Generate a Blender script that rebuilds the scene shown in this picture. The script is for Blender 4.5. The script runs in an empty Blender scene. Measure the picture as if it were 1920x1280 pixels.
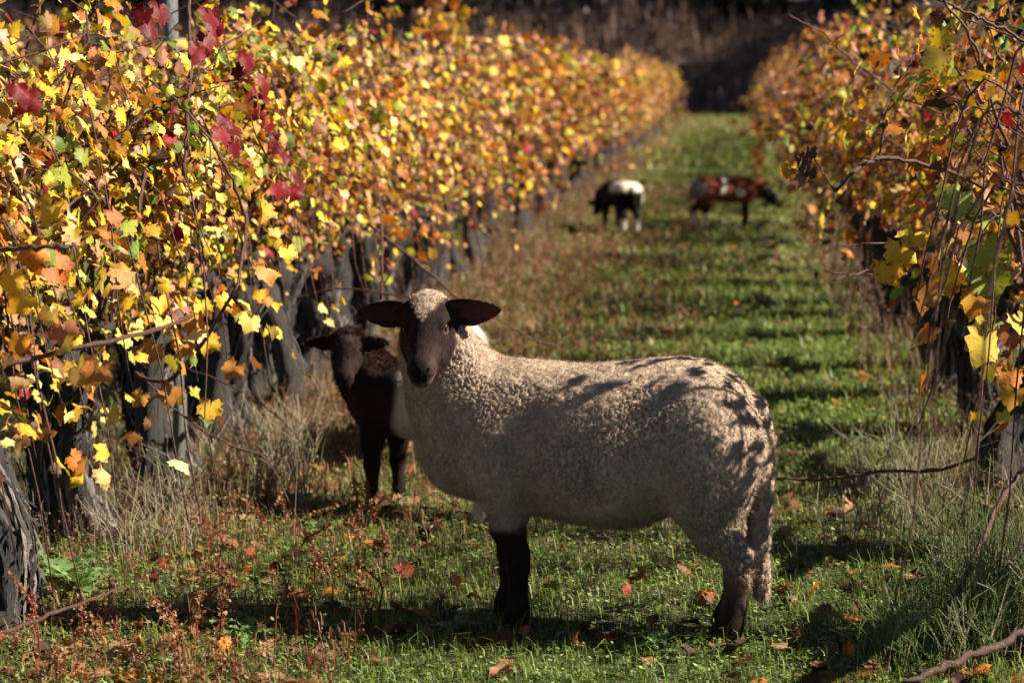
import bpy, math, random
import numpy as np
from mathutils import Vector, Matrix, kdtree, noise as mnoise

# ------------------------------------------------------------------ camera, sky, sun, exposure
scene = bpy.context.scene
COL = scene.collection
F = 4248.0; CAM_H = 1.475; YAW = math.radians(5.65); PIT = math.atan(495 / F)
cam_data = bpy.data.cameras.new('camera')
cam_data.sensor_width = 36.0; cam_data.lens = F / 1920 * 36
cam_data.clip_start = 0.05; cam_data.clip_end = 600
cam_data.dof.use_dof = True; cam_data.dof.focus_distance = 6.1; cam_data.dof.aperture_fstop = 3.4
cam_data.dof.aperture_blades = 7
cam = bpy.data.objects.new('camera', cam_data); COL.objects.link(cam)
cam.location = (0, 0, CAM_H); cam.rotation_euler = (math.pi / 2 - PIT, 0, YAW)
scene.camera = cam
SUN_EL = math.radians(37); SUN_AZ = math.atan2(0.97, 0.06)          # azimuth clockwise from +Y
S_DIR = Vector((math.sin(SUN_AZ) * math.cos(SUN_EL), math.cos(SUN_AZ) * math.cos(SUN_EL), math.sin(SUN_EL)))
world = bpy.data.worlds.new('World'); scene.world = world; world.use_nodes = True
wn = world.node_tree.nodes; wl = world.node_tree.links
bg = wn['Background']; sky = wn.new('ShaderNodeTexSky'); sky.sky_type = 'NISHITA'; sky.sun_disc = False
sky.sun_elevation = SUN_EL; sky.sun_rotation = SUN_AZ; sky.air_density = 0.5; sky.dust_density = 0.0; sky.altitude = 2500
wl.new(sky.outputs[0], bg.inputs[0]); bg.inputs[1].default_value = 0.05
sl = bpy.data.lights.new('sun', 'SUN'); sl.energy = 5.0; sl.angle = math.radians(0.5); sl.color = (1.0, 0.93, 0.80)
sun = bpy.data.objects.new('sun', sl); COL.objects.link(sun)
sun.rotation_euler = S_DIR.to_track_quat('Z', 'Y').to_euler(); sun.location = (10, 4, 12)
scene.view_settings.view_transform = 'Standard'; scene.view_settings.look = 'None'
scene.view_settings.exposure = 1.5; scene.view_settings.gamma = 1.0
scene.cycles.use_denoising = True
scene.cycles.max_bounces = 6; scene.cycles.diffuse_bounces = 1; scene.cycles.glossy_bounces = 2
scene.cycles.transmission_bounces = 4; scene.cycles.transparent_max_bounces = 4
scene.cycles.sample_clamp_indirect = 4.0

# pixel (of the 1920 x 1280 photograph) -> world direction / ground point
_c, _s = math.cos(YAW), math.sin(YAW)
FW = np.array([-_s * math.cos(PIT), _c * math.cos(PIT), -math.sin(PIT)]); RT = np.array([_c, _s, 0.0]); UP = np.cross(RT, FW)
def ray(px, py): return FW + RT * (px - 960) / F - UP * (py - 640) / F
def G(px, py, z=0.0):
    d = ray(px, py); t = (z - CAM_H) / d[2]
    return np.array([0, 0, CAM_H]) + d * t
def PX(px, py, X):                                     # the point of a pixel's ray on the plane x = X
    d = ray(px, py); return np.array([0, 0, CAM_H]) + d * (X / d[0])
def PD(px, py, Y):                                     # the point of a pixel's ray on the plane y = Y
    d = ray(px, py); return np.array([0, 0, CAM_H]) + d * (Y / d[1])

rng = np.random.default_rng(7)

# ------------------------------------------------------------------ mesh helpers
def mesh_np(name, V, Fs, cols=None, smooth=False):
    """V (n,3); Fs list of index arrays (m,3) / (m,4); cols (n,4) -> point colour attribute Col"""
    me = bpy.data.meshes.new(name)
    V = np.asarray(V, dtype=np.float32)
    Fs = [np.asarray(f, dtype=np.int32) for f in Fs if len(f)]
    me.vertices.add(len(V)); me.vertices.foreach_set('co', V.ravel())
    nl = sum(f.size for f in Fs); npoly = sum(len(f) for f in Fs)
    me.loops.add(nl); me.polygons.add(npoly)
    me.loops.foreach_set('vertex_index', np.concatenate([f.ravel() for f in Fs]))
    tot = np.concatenate([np.full(len(f), f.shape[1], dtype=np.int32) for f in Fs])
    me.polygons.foreach_set('loop_start', np.concatenate([[0], np.cumsum(tot)[:-1]]).astype(np.int32))
    if smooth: me.polygons.foreach_set('use_smooth', np.ones(npoly, dtype=bool))
    me.update(calc_edges=True)
    if cols is not None:
        a = me.attributes.new('Col', 'FLOAT_COLOR', 'POINT')
        c = np.ones((len(V), 4), dtype=np.float32); cols = np.asarray(cols); c[:, :cols.shape[1]] = cols
        a.data.foreach_set('color', c.ravel())
    me.validate()
    return me
class Bag:
    """collects vertex / face / colour arrays of one mesh"""
    def __init__(s): s.V = []; s.T = []; s.Q = []; s.C = []; s.n = 0
    def add(s, V, T=None, Q=None, C=None):
        V = np.asarray(V, dtype=np.float64).reshape(-1, 3)
        if T is not None and len(T): s.T.append(np.asarray(T) + s.n)
        if Q is not None and len(Q): s.Q.append(np.asarray(Q) + s.n)
        if C is None: C = np.ones((len(V), 4))
        C = np.asarray(C, dtype=np.float64)
        if C.ndim == 1: C = np.tile(C, (len(V), 1))
        if C.shape[1] == 3: C = np.hstack([C, np.ones((len(C), 1))])
        s.V.append(V); s.C.append(C); s.n += len(V)
    def mesh(s, name, smooth=False):
        fs = []
        if s.T: fs.append(np.concatenate(s.T))
        if s.Q: fs.append(np.concatenate(s.Q))
        return mesh_np(name, np.concatenate(s.V), fs, np.concatenate(s.C), smooth)
def obj(name, me, mat=None, parent=None, loc=None, rot=None, scale=None):
    o = bpy.data.objects.new(name, me); COL.objects.link(o)
    if mat is not None and me is not None and len(me.materials) == 0: me.materials.append(mat)
    if parent is not None: o.parent = parent
    if loc is not None: o.location = loc
    if rot is not None: o.rotation_euler = rot
    if scale is not None: o.scale = scale
    return o
def tag(o, label=None, cat=None, group=None, kind=None):
    if label: o['label'] = label
    if cat: o['category'] = cat
    if group: o['group'] = group
    if kind: o['kind'] = kind
    return o
def empty(name, loc=(0, 0, 0), rz=0.0):
    o = bpy.data.objects.new(name, None); COL.objects.link(o); o.location = loc; o.rotation_euler = (0, 0, rz)
    o.empty_display_size = 0.1
    return o
def tube(P, R, ns=6, cap=True, flute=None):
    """swept tube: V, Q, T"""
    P = np.asarray(P, float); n = len(P); R = np.broadcast_to(np.asarray(R, float), (n,))
    D = np.gradient(P, axis=0); D /= np.linalg.norm(D, axis=1)[:, None] + 1e-12
    ref = np.array([1.0, 0.13, 0.07]) if abs(D[0][0]) < 0.8 else np.array([0.07, 0.13, 1.0])
    A = np.cross(D, ref); A /= np.linalg.norm(A, axis=1)[:, None]; B = np.cross(D, A)
    th = np.linspace(0, 2 * np.pi, ns, endpoint=False)
    rr = R[:, None] * np.ones((n, ns))
    if flute is not None: rr = rr * flute
    V = P[:, None, :] + rr[..., None] * (np.cos(th)[None, :, None] * A[:, None, :] + np.sin(th)[None, :, None] * B[:, None, :])
    V = V.reshape(-1, 3)
    i = np.arange(n - 1)[:, None] * ns; j = np.arange(ns)[None, :]; k = (j + 1) % ns
    Q = np.stack([i + j, i + k, i + ns + k, i + ns + j], -1).reshape(-1, 4)
    T = np.zeros((0, 3), int)
    if cap:
        V = np.vstack([V, P[:1], P[-1:]]); a = n * ns; b = a + 1
        jj = np.arange(ns); kk = (jj + 1) % ns
        T = np.vstack([np.stack([kk, jj, np.full(ns, a)], -1), np.stack([(n - 1) * ns + jj, (n - 1) * ns + kk, np.full(ns, b)], -1)])
    return V, Q, T
def spline(P, m):
    """Catmull-Rom through P resampled to m points"""
    P = np.asarray(P, float); Q = np.vstack([2 * P[0] - P[1], P, 2 * P[-1] - P[-2]])
    t = np.linspace(0, len(P) - 1 - 1e-9, m); i = t.astype(int); f = (t - i)[:, None]
    a, b, c, d = Q[i], Q[i + 1], Q[i + 2], Q[i + 3]
    return 0.5 * (2 * b + (c - a) * f + (2 * a - 5 * b + 4 * c - d) * f ** 2 + (3 * b - a - 3 * c + d) * f ** 3)
def vnoise(P, scale, seed=0.0):
    return np.array([mnoise.noise((p[0] * scale + seed, p[1] * scale - seed, p[2] * scale + 3.7 * seed)) for p in P])
def grid_noise(x, y, scale, seed):
    """cheap smooth 2-D value noise on arrays"""
    r = np.random.default_rng(seed).random((64, 64)); u = x * scale + 31.7; v = y * scale + 11.3
    i = np.floor(u).astype(int); j = np.floor(v).astype(int); f = u - i; g = v - j
    f = f * f * (3 - 2 * f); g = g * g * (3 - 2 * g); i %= 64; j %= 64; i2 = (i + 1) % 64; j2 = (j + 1) % 64
    return (r[i, j] * (1 - f) + r[i2, j] * f) * (1 - g) + (r[i, j2] * (1 - f) + r[i2, j2] * f) * g

# ------------------------------------------------------------------ materials
def new_mat(name):
    m = bpy.data.materials.new(name); m.use_nodes = True
    nt = m.node_tree; b = nt.nodes['Principled BSDF']
    return m, nt, nt.nodes, nt.links, b
def N(nodes, kind, **kw):
    n = nodes.new(kind)
    for k, v in kw.items(): setattr(n, k, v)
    return n
def mixc(nodes, links, fac, a, b, blend='MIX'):
    n = nodes.new('ShaderNodeMix'); n.data_type = 'RGBA'; n.blend_type = blend
    for s, v in ((0, fac), (6, a), (7, b)):
        if hasattr(v, 'is_linked'): links.new(v, n.inputs[s])
        elif isinstance(v, (int, float)): n.inputs[s].default_value = v
        else: n.inputs[s].default_value = (*v, 1)
    return n.outputs[2]
def ramp(nodes, links, fac, stops):
    n = nodes.new('ShaderNodeValToRGB'); e = n.color_ramp.elements
    while len(e) < len(stops): e.new(0.5)
    for el, (p, c) in zip(e, stops):
        el.position = p; el.color = (*c, 1) if not isinstance(c, (int, float)) else (c, c, c, 1)
    links.new(fac, n.inputs[0]); return n.outputs[0]
def noise_tex(nodes, links, vec, scale, detail=3, rough=0.55):
    n = nodes.new('ShaderNodeTexNoise'); n.inputs['Scale'].default_value = scale
    n.inputs['Detail'].default_value = detail; n.inputs['Roughness'].default_value = rough
    if vec is not None: links.new(vec, n.inputs['Vector'])
    return n.outputs['Fac']
def mapping(nodes, links, vec, scale):
    n = nodes.new('ShaderNodeMapping'); n.inputs['Scale'].default_value = scale; links.new(vec, n.inputs['Vector']); return n.outputs[0]
def bump(nodes, links, b, h, strength, dist):
    n = nodes.new('ShaderNodeBump'); n.inputs['Strength'].default_value = strength; n.inputs['Distance'].default_value = dist
    links.new(h, n.inputs['Height']); links.new(n.outputs[0], b.inputs['Normal'])
def math_n(nodes, links, op, a, b):
    n = nodes.new('ShaderNodeMath'); n.operation = op
    for i, v in enumerate((a, b)):
        if hasattr(v, 'is_linked'): links.new(v, n.inputs[i])
        else: n.inputs[i].default_value = v
    return n.outputs[0]

def leaf_material(name, trans=0.38, blotch=True, rough=0.5):
    m, nt, nd, ln, b = new_mat(name)
    at = N(nd, 'ShaderNodeAttribute', attribute_name='Col'); oi = nd.new('ShaderNodeObjectInfo'); ge = nd.new('ShaderNodeNewGeometry')
    col = mixc(nd, ln, 1.0, at.outputs['Color'], oi.outputs['Color'], 'MULTIPLY')
    if blotch:
        n1 = noise_tex(nd, ln, ge.outputs['Position'], 26, 2); n2 = noise_tex(nd, ln, ge.outputs['Position'], 90, 3, 0.65)
        col = mixc(nd, ln, ramp(nd, ln, n1, [(0.38, 0.0), (0.75, 0.38)]), col, mixc(nd, ln, 1.0, col, (1.25, 0.72, 0.45), 'MULTIPLY'))
        e = math_n(nd, ln, 'ADD', math_n(nd, ln, 'MULTIPLY', at.outputs['Alpha'], 0.22), n2)
        col = mixc(nd, ln, ramp(nd, ln, e, [(0.70, 0.0), (0.80, 0.9)]), col, (0.12, 0.045, 0.02))
        bump(nd, ln, b, n2, 0.5, 0.004)
    ln.new(col, b.inputs['Base Color']); b.inputs['Roughness'].default_value = rough
    b.inputs['Specular IOR Level'].default_value = 0.18
    tr = nd.new('ShaderNodeBsdfTranslucent'); ln.new(mixc(nd, ln, 1.0, col, (1.25, 1.05, 0.6), 'MULTIPLY'), tr.inputs[0])
    mx = nd.new('ShaderNodeMixShader'); mx.inputs[0].default_value = trans
    ln.new(b.outputs[0], mx.inputs[1]); ln.new(tr.outputs[0], mx.inputs[2])
    ln.new(mx.outputs[0], nd['Material Output'].inputs['Surface'])
    return m
M_LEAF = leaf_material('vine_leaf', 0.24)
M_GRASS = leaf_material('grass_blade', 0.3, False, 0.45)
M_DRYLEAF = leaf_material('dead_leaf', 0.15, True, 0.7)
M_TREELEAF = leaf_material('tree_leaf', 0.1, False, 0.7)

def bark_material(name, dark, light, sc=(14, 14, 2.2), rough=0.85):
    m, nt, nd, ln, b = new_mat(name)
    tc = nd.new('ShaderNodeTexCoord'); at = N(nd, 'ShaderNodeAttribute', attribute_name='Col')
    v = mapping(nd, ln, tc.outputs['Object'], sc); n1 = noise_tex(nd, ln, v, 3.0, 6, 0.7); n2 = noise_tex(nd, ln, v, 9.0, 4, 0.7)
    c = ramp(nd, ln, n1, [(0.3, dark), (0.72, light)])
    c = mixc(nd, ln, 1.0, c, at.outputs['Color'], 'MULTIPLY')
    ln.new(c, b.inputs['Base Color']); b.inputs['Roughness'].default_value = rough
    bump(nd, ln, b, math_n(nd, ln, 'ADD', n1, n2), 1.0, 0.02)
    return m
M_BARK = bark_material('vine_bark', (0.012, 0.009, 0.008), (0.095, 0.074, 0.062), (26, 26, 2.4))
M_STRIP = bark_material('bark_strip', (0.06, 0.048, 0.042), (0.22, 0.18, 0.16), (30, 30, 6))
M_CANE = bark_material('vine_cane', (0.10, 0.035, 0.025), (0.30, 0.13, 0.08), (40, 40, 9), 0.55)
M_TRUNK = bark_material('tree_bark', (0.03, 0.022, 0.018), (0.09, 0.07, 0.055), (4, 4, 0.7))
M_STAKE = bark_material('stake_wood', (0.14, 0.14, 0.10), (0.28, 0.28, 0.21), (60, 60, 4), 0.8)
M_POST = bark_material('grey_post', (0.12, 0.12, 0.115), (0.25, 0.25, 0.24), (20, 20, 6), 0.8)
m, nt, nd, ln, b = new_mat('steel_wire'); M_WIRE = m
tc = nd.new('ShaderNodeTexCoord'); n1 = noise_tex(nd, ln, tc.outputs['Object'], 30, 3)
ln.new(ramp(nd, ln, n1, [(0.3, (0.12, 0.09, 0.07)), (0.7, (0.25, 0.24, 0.23))]), b.inputs['Base Color']); b.inputs['Metallic'].default_value = 0.7; b.inputs['Roughness'].default_value = 0.5

# ground: damp soil with moss and litter tones
m, nt, nd, ln, b = new_mat('ground_soil'); M_GROUND = m
ge = nd.new('ShaderNodeNewGeometry')
n1 = noise_tex(nd, ln, ge.outputs['Position'], 1.3, 4); n2 = noise_tex(nd, ln, ge.outputs['Position'], 9, 6, 0.7); n3 = noise_tex(nd, ln, ge.outputs['Position'], 60, 4, 0.7)
c = ramp(nd, ln, n2, [(0.3, (0.025, 0.018, 0.012)), (0.55, (0.05, 0.033, 0.02)), (0.8, (0.09, 0.058, 0.035))])
g = ramp(nd, ln, n3, [(0.3, (0.03, 0.05, 0.012)), (0.7, (0.09, 0.13, 0.03))])
c = mixc(nd, ln, ramp(nd, ln, n1, [(0.36, 0.15), (0.6, 0.85)]), c, g)
ln.new(c, b.inputs['Base Color']); b.inputs['Roughness'].default_value = 0.95
bump(nd, ln, b, math_n(nd, ln, 'ADD', n2, n3), 1.0, 0.03)
m, nt, nd, ln, b = new_mat('bank_earth'); M_BANK = m
ge = nd.new('ShaderNodeNewGeometry')
v = mapping(nd, ln, ge.outputs['Position'], (1.0, 1.0, 0.35)); n1 = noise_tex(nd, ln, v, 0.9, 5, 0.65); n2 = noise_tex(nd, ln, ge.outputs['Position'], 5, 5, 0.7)
c = ramp(nd, ln, n1, [(0.3, (0.04, 0.025, 0.02)), (0.7, (0.14, 0.09, 0.07))])
ln.new(mixc(nd, ln, 0.5, c, ramp(nd, ln, n2, [(0.3, (0.04, 0.025, 0.02)), (0.7, (0.18, 0.115, 0.09))])), b.inputs['Base Color']); b.inputs['Roughness'].default_value = 1.0
bump(nd, ln, b, n2, 1.0, 0.25)

def fleece_material(name, rough=0.85, sheen=0.0, nscale=45, amp=0.25, bmp=0.6, bdist=0.006):
    m, nt, nd, ln, b = new_mat(name)
    at = N(nd, 'ShaderNodeAttribute', attribute_name='Col'); tc = nd.new('ShaderNodeTexCoord')
    n1 = noise_tex(nd, ln, tc.outputs['Object'], nscale, 4, 0.65); n2 = noise_tex(nd, ln, tc.outputs['Object'], 6, 3); n3 = noise_tex(nd, ln, tc.outputs['Object'], nscale * 5, 3, 0.7)
    f = ramp(nd, ln, math_n(nd, ln, 'MULTIPLY', math_n(nd, ln, 'ADD', n1, n2), 0.5), [(0.3, (1 - amp, 1 - amp, 1 - amp)), (0.7, (1 + amp, 1 + amp * 0.95, 1 + amp * 0.85))])
    ln.new(mixc(nd, ln, 1.0, at.outputs['Color'], f, 'MULTIPLY'), b.inputs['Base Color'])
    b.inputs['Roughness'].default_value = rough; b.inputs['Specular IOR Level'].default_value = 0.15
    b.inputs['Sheen Weight'].default_value = sheen; b.inputs['Sheen Roughness'].default_value = 0.5
    bump(nd, ln, b, math_n(nd, ln, 'ADD', n1, n3), bmp, bdist)
    return m
M_FLEECE = fleece_material('fleece')
M_STRAND = fleece_material('fleece_strand', bmp=0.0, amp=0.3)
m, nt, nd, ln, b = new_mat('eye'); M_EYE = m
tc = nd.new('ShaderNodeTexCoord'); sp = nd.new('ShaderNodeSeparateXYZ'); ln.new(tc.outputs['Object'], sp.inputs[0])
# local z looks outwards; a horizontal slot pupil in an amber iris
ay = math_n(nd, ln, 'ABSOLUTE', sp.outputs['Y'], 0); ax = math_n(nd, ln, 'ABSOLUTE', sp.outputs['X'], 0)
pup = math_n(nd, ln, 'MULTIPLY', math_n(nd, ln, 'LESS_THAN', ay, 0.20), math_n(nd, ln, 'LESS_THAN', ax, 0.5))
iris = math_n(nd, ln, 'GREATER_THAN', sp.outputs['Z'], 0.62)
c = mixc(nd, ln, iris, (0.03, 0.02, 0.018), (0.075, 0.042, 0.018)); c = mixc(nd, ln, pup, c, (0.004, 0.004, 0.004))
ln.new(c, b.inputs['Base Color']); b.inputs['Roughness'].default_value = 0.08; b.inputs['Coat Weight'].default_value = 0.5
#--SETTING--
# ------------------------------------------------------------------ the setting: ground, bank
me = mesh_np('ground', [(-300, -300, 0), (300, -300, 0), (300, 400, 0), (-300, 400, 0)], [[(0, 1, 2, 3)]])
tag(obj('ground', me, M_GROUND), kind='structure')
bx = np.linspace(-110, 110, 150); by = np.concatenate([np.linspace(90.5, 99, 22), np.linspace(100, 150, 14)])
BX, BY = np.meshgrid(bx, by, indexing='ij')
def bank_h(x, y):
    t = np.clip((y - 91.2) / 6.0, 0, 1); t = t * t * (3 - 2 * t)
    return -0.05 + t * (4.0 + 1.2 * (grid_noise(x, y, 0.13, 3) - 0.5)) + np.clip(y - 97, 0, 60) * 0.12 + t * 0.7 * (grid_noise(x, y, 0.6, 4) - 0.5)
BZ = bank_h(BX, BY)
n, mm = BX.shape; ii = (np.arange(n - 1)[:, None] * mm + np.arange(mm - 1)[None, :]).ravel()
me = mesh_np('bank', np.stack([BX, BY, BZ], -1).reshape(-1, 3), [np.stack([ii, ii + mm, ii + mm + 1, ii + 1], -1)], smooth=True)
tag(obj('bank', me, M_BANK), kind='structure')

# ------------------------------------------------------------------ grass and other ground cover (nobody could count it)
def blades(x, y, h, w, lean, az, C, z=0.0):
    n = len(x); dx = np.cos(az); dy = np.sin(az); sx = -dy * w / 2; sy = dx * w / 2; z = np.broadcast_to(z, (n,))
    V = np.zeros((n, 5, 3))
    V[:, 0] = np.stack([x - sx, y - sy, z - 0.005], -1); V[:, 1] = np.stack([x + sx, y + sy, z - 0.005], -1)
    mx = x + dx * lean * 0.3; my = y + dy * lean * 0.3; mz = z + h * 0.62
    V[:, 2] = np.stack([mx - sx * 0.8, my - sy * 0.8, mz], -1); V[:, 3] = np.stack([mx + sx * 0.8, my + sy * 0.8, mz], -1)
    V[:, 4] = np.stack([x + dx * lean, y + dy * lean, z + np.sqrt(np.maximum(h * h - 0.65 * lean ** 2, 0.08 * h * h))], -1)
    b = np.arange(n) * 5
    return V.reshape(-1, 3), np.stack([b + 2, b + 3, b + 4], -1), np.stack([b, b + 1, b + 3, b + 2], -1), np.repeat(C, 5, axis=0)
GREEN = np.array([[0.12, 0.18, 0.03], [0.19, 0.25, 0.045], [0.30, 0.33, 0.085], [0.08, 0.125, 0.024]])
DRY = np.array([[0.28, 0.19, 0.10], [0.20, 0.11, 0.06], [0.17, 0.065, 0.04], [0.34, 0.25, 0.15]])
def in_view(x, y, pad=0.5):
    c = -0.0989 * y; return (x > c - 0.232 * y - pad) & (x < c + 0.232 * y + pad)
def sstep_(a, b_, x): t = np.clip((x - a) / (b_ - a), 0, 1); return t * t * (3 - 2 * t)
def dryness(x, y):
    """share of brown weeds: the row edges and the left half of the lane are drier"""
    n1 = grid_noise(x, y, 0.9, 11); n2 = grid_noise(x, y, 0.33, 12)
    d = 0.55 * n1 + 0.6 * n2 - 0.33
    d += 0.50 * np.exp(-((x + 1.95) / 0.5) ** 2) + 0.22 * np.exp(-((x - 1.0) / 0.35) ** 2)
    d += 0.16 * np.exp(-((x + 1.2) / 0.5) ** 2) * (y > 8)
    d += 0.42 * np.exp(-((y - 11.5) / 3.2) ** 2) * sstep_(.1, -.5, x)
    d *= 1 - 0.55 * sstep_(7.6, 6.2, y)
    return np.clip(d, 0, 1)
def grass_zone(name, y0, y1, dens, hs, ws, seed, label):
    r = np.random.default_rng(seed); n = int((y1 - y0) * 8.5 * dens)
    x = r.uniform(-5.2, 3.3, n); y = r.uniform(y0, y1, n)
    k = in_view(x, y) & (r.random(n) < 0.35 + 0.9 * grid_noise(x, y, 2.3, seed + 5)); x = x[k]; y = y[k]; n = len(x)
    d = dryness(x, y); dry = r.random(n) < d * 0.8
    tall = 1 + 0.9 * np.clip(x - 0.45, 0, 0.7) * (y < 14)
    h = hs * r.lognormal(0, 0.4, n) * np.where(dry, 1.15, 1.0) * tall; w = ws * r.uniform(0.6, 1.3, n)
    C = np.where(dry[:, None], DRY[r.integers(0, 4, n)], GREEN[r.choice(4, n, p=[.34, .3, .16, .2])]) * r.uniform(0.7, 1.25, (n, 1))
    B = Bag(); V, T, Q, Cc = blades(x, y, h, w, h * r.uniform(0.3, 1.2, n), r.uniform(0, 6.283, n), C); B.add(V, T, Q, Cc)
    return tag(obj('grass', B.mesh('grass'), M_GRASS), label, 'grass', kind='stuff')
grass_zone('grass', 4.7, 9.0, 6500, 0.034, 0.0026, 21, 'short green grass around and in front of the pale sheep')
grass_zone('grass', 9.0, 17.0, 1900, 0.042, 0.0075, 22, 'green and brown grass in the lane behind the pale sheep')
grass_zone('grass', 17.0, 36.0, 700, 0.036, 0.014, 23, 'grass of the lane around the two grazing sheep')
grass_zone('grass', 36.0, 92.0, 170, 0.06, 0.032, 24, 'far grass at the end of the lane below the dark bank')

def ground_cover():
    """small round-leaved weeds between the blades"""
    r = np.random.default_rng(31); B = Bag(); n = 150000
    y = 4.8 + 8.5 * r.random(n) ** 1.5; x = r.uniform(-2.6, 1.6, n); k = in_view(x, y, 0.2) & (grid_noise(x, y, 1.7, 33) + 0.45 * r.random(n) > 0.52)
    x = x[k]; y = y[k]; n = len(x); s = r.uniform(0.004, 0.0095, n) * (1 + np.clip(y - 6, 0, 8) * .1); az = r.uniform(0, 6.283, n); z = .006 + .03 * r.random(n) ** 1.5; tl = r.uniform(-0.5, 0.5, n)
    d = np.stack([np.cos(az), np.sin(az), tl], -1); p = np.stack([-np.sin(az), np.cos(az), r.uniform(-.3, .3, n)], -1); o = np.stack([x, y, z], -1)
    V = np.stack([o, o + d * s[:, None] * 0.9 + p * s[:, None] * 0.6, o + d * s[:, None] * 2.0, o + d * s[:, None] * 0.9 - p * s[:, None] * 0.6], 1)
    C = GREEN[r.integers(0, 4, n)] * r.uniform(0.7, 1.5, (n, 1)) * np.array([0.9, 1.0, 1.25]); C[r.random(n) < .5 * dryness(x, y)] = (.17, .07, .04); b = np.arange(n) * 4
    B.add(V.reshape(-1, 3), Q=np.stack([b, b + 1, b + 2, b + 3], -1), C=np.repeat(C, 4, axis=0))
    return tag(obj('ground_cover', B.mesh('ground_cover'), M_GRASS), 'low round-leaved green weeds growing between the grass blades', 'weeds', kind='stuff')
ground_cover()

def dry_weeds(name, x0, x1, y0, y1, n, hh, seed, label, pal, red=0.0):
    """thin dry stems with side twigs and seed specks under the vines"""
    r = np.random.default_rng(seed); B = Bag()
    x = r.uniform(x0, x1, n); y = y0 + (y1 - y0) * r.random(n) ** 1.6; k = in_view(x, y, 0.4); x = x[k]; y = y[k]; n = len(x)
    far = 1 + np.clip(y - 8, 0, 30) * 0.08
    h = hh * r.lognormal(0, 0.4, n); az = r.uniform(0, 6.283, n); C = pal[r.integers(0, len(pal), n)] * r.uniform(0.6, 1.25, (n, 1))
    rd = r.random(n) < red; C[rd] = np.array([0.33, 0.05, 0.045])
    V, T, Q, Cc = blades(x, y, h, 0.0030 * far, h * r.uniform(0.0, 0.9, n), az, C); B.add(V, T, Q, Cc)
    for rep in range(4):                                # side twigs
        t = r.uniform(0.3, 0.95, n); a2 = r.uniform(0, 6.283, n); l2 = h * r.uniform(0.12, 0.4, n)
        bx_ = x + np.cos(az) * h * 0.3 * t * t; by_ = y + np.sin(az) * h * 0.3 * t * t
        V, T, Q, Cc = blades(bx_, by_, l2, 0.0022 * far, l2 * r.uniform(0.3, 1.0, n), a2, C * 1.1, h * t * 0.85); B.add(V, T, Q, Cc)
    ns = n * 5                                          # seed husks / dry leaflets
    i = r.integers(0, n, ns); t = r.uniform(0.45, 1.0, ns); s = r.uniform(0.003, 0.008, ns) * far[i]
    o = np.stack([x[i] + np.cos(az[i]) * h[i] * 0.4 * t * t + r.normal(0, .01, ns), y[i] + np.sin(az[i]) * h[i] * 0.4 * t * t + r.normal(0, .01, ns), h[i] * t * 0.92], -1)
    d = r.normal(0, 1, (ns, 3)); d /= np.linalg.norm(d, axis=1)[:, None]; p = np.cross(d, r.normal(0, 1, (ns, 3))); p /= np.linalg.norm(p, axis=1)[:, None] + 1e-9
    V = np.stack([o, o + d * s[:, None] + p * s[:, None] * .6, o + d * s[:, None] * 2, o + d * s[:, None] - p * s[:, None] * .6], 1); b = np.arange(ns) * 4
    cc = np.array([[0.24, 0.12, 0.06], [0.30, 0.19, 0.10], [0.16, 0.07, 0.04]])[r.integers(0, 3, ns)]
    B.add(V.reshape(-1, 3), Q=np.stack([b, b + 1, b + 2, b + 3], -1), C=np.repeat(cc, 4, axis=0))
    return tag(obj(name, B.mesh(name), M_GRASS), label, 'weeds', kind='stuff')
STRAW = np.array([[0.17, 0.12, 0.08], [0.12, 0.07, 0.05], [0.28, 0.22, 0.16], [0.09, 0.05, 0.035]])
RUST = np.array([[0.26, 0.12, 0.06], [0.30, 0.17, 0.09], [0.20, 0.08, 0.05]])
dry_weeds('dry_weeds', -2.5, -1.6, 6.8, 40, 3000, 0.12, 41, 'tangle of pale dry stems under the vines behind the black lamb', STRAW)
dry_weeds('rusty_weeds', -2.0, -0.95, 5.2, 20, 1900, 0.07, 42, 'rust-brown seeding weeds beside the vine trunks left of the sheep', RUST, 0.12)
dry_weeds('dry_weeds', 0.62, 1.5, 6.0, 24, 2600, 0.17, 43, 'tangle of pale brown dry weeds below the vines behind the sheep tail', STRAW)
dry_weeds('rusty_weeds', -1.8, -0.2, 8.5, 30, 2200, 0.07, 44, 'thin reddish dry weeds in the lane behind the sheep back', RUST, 0.1)

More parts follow.
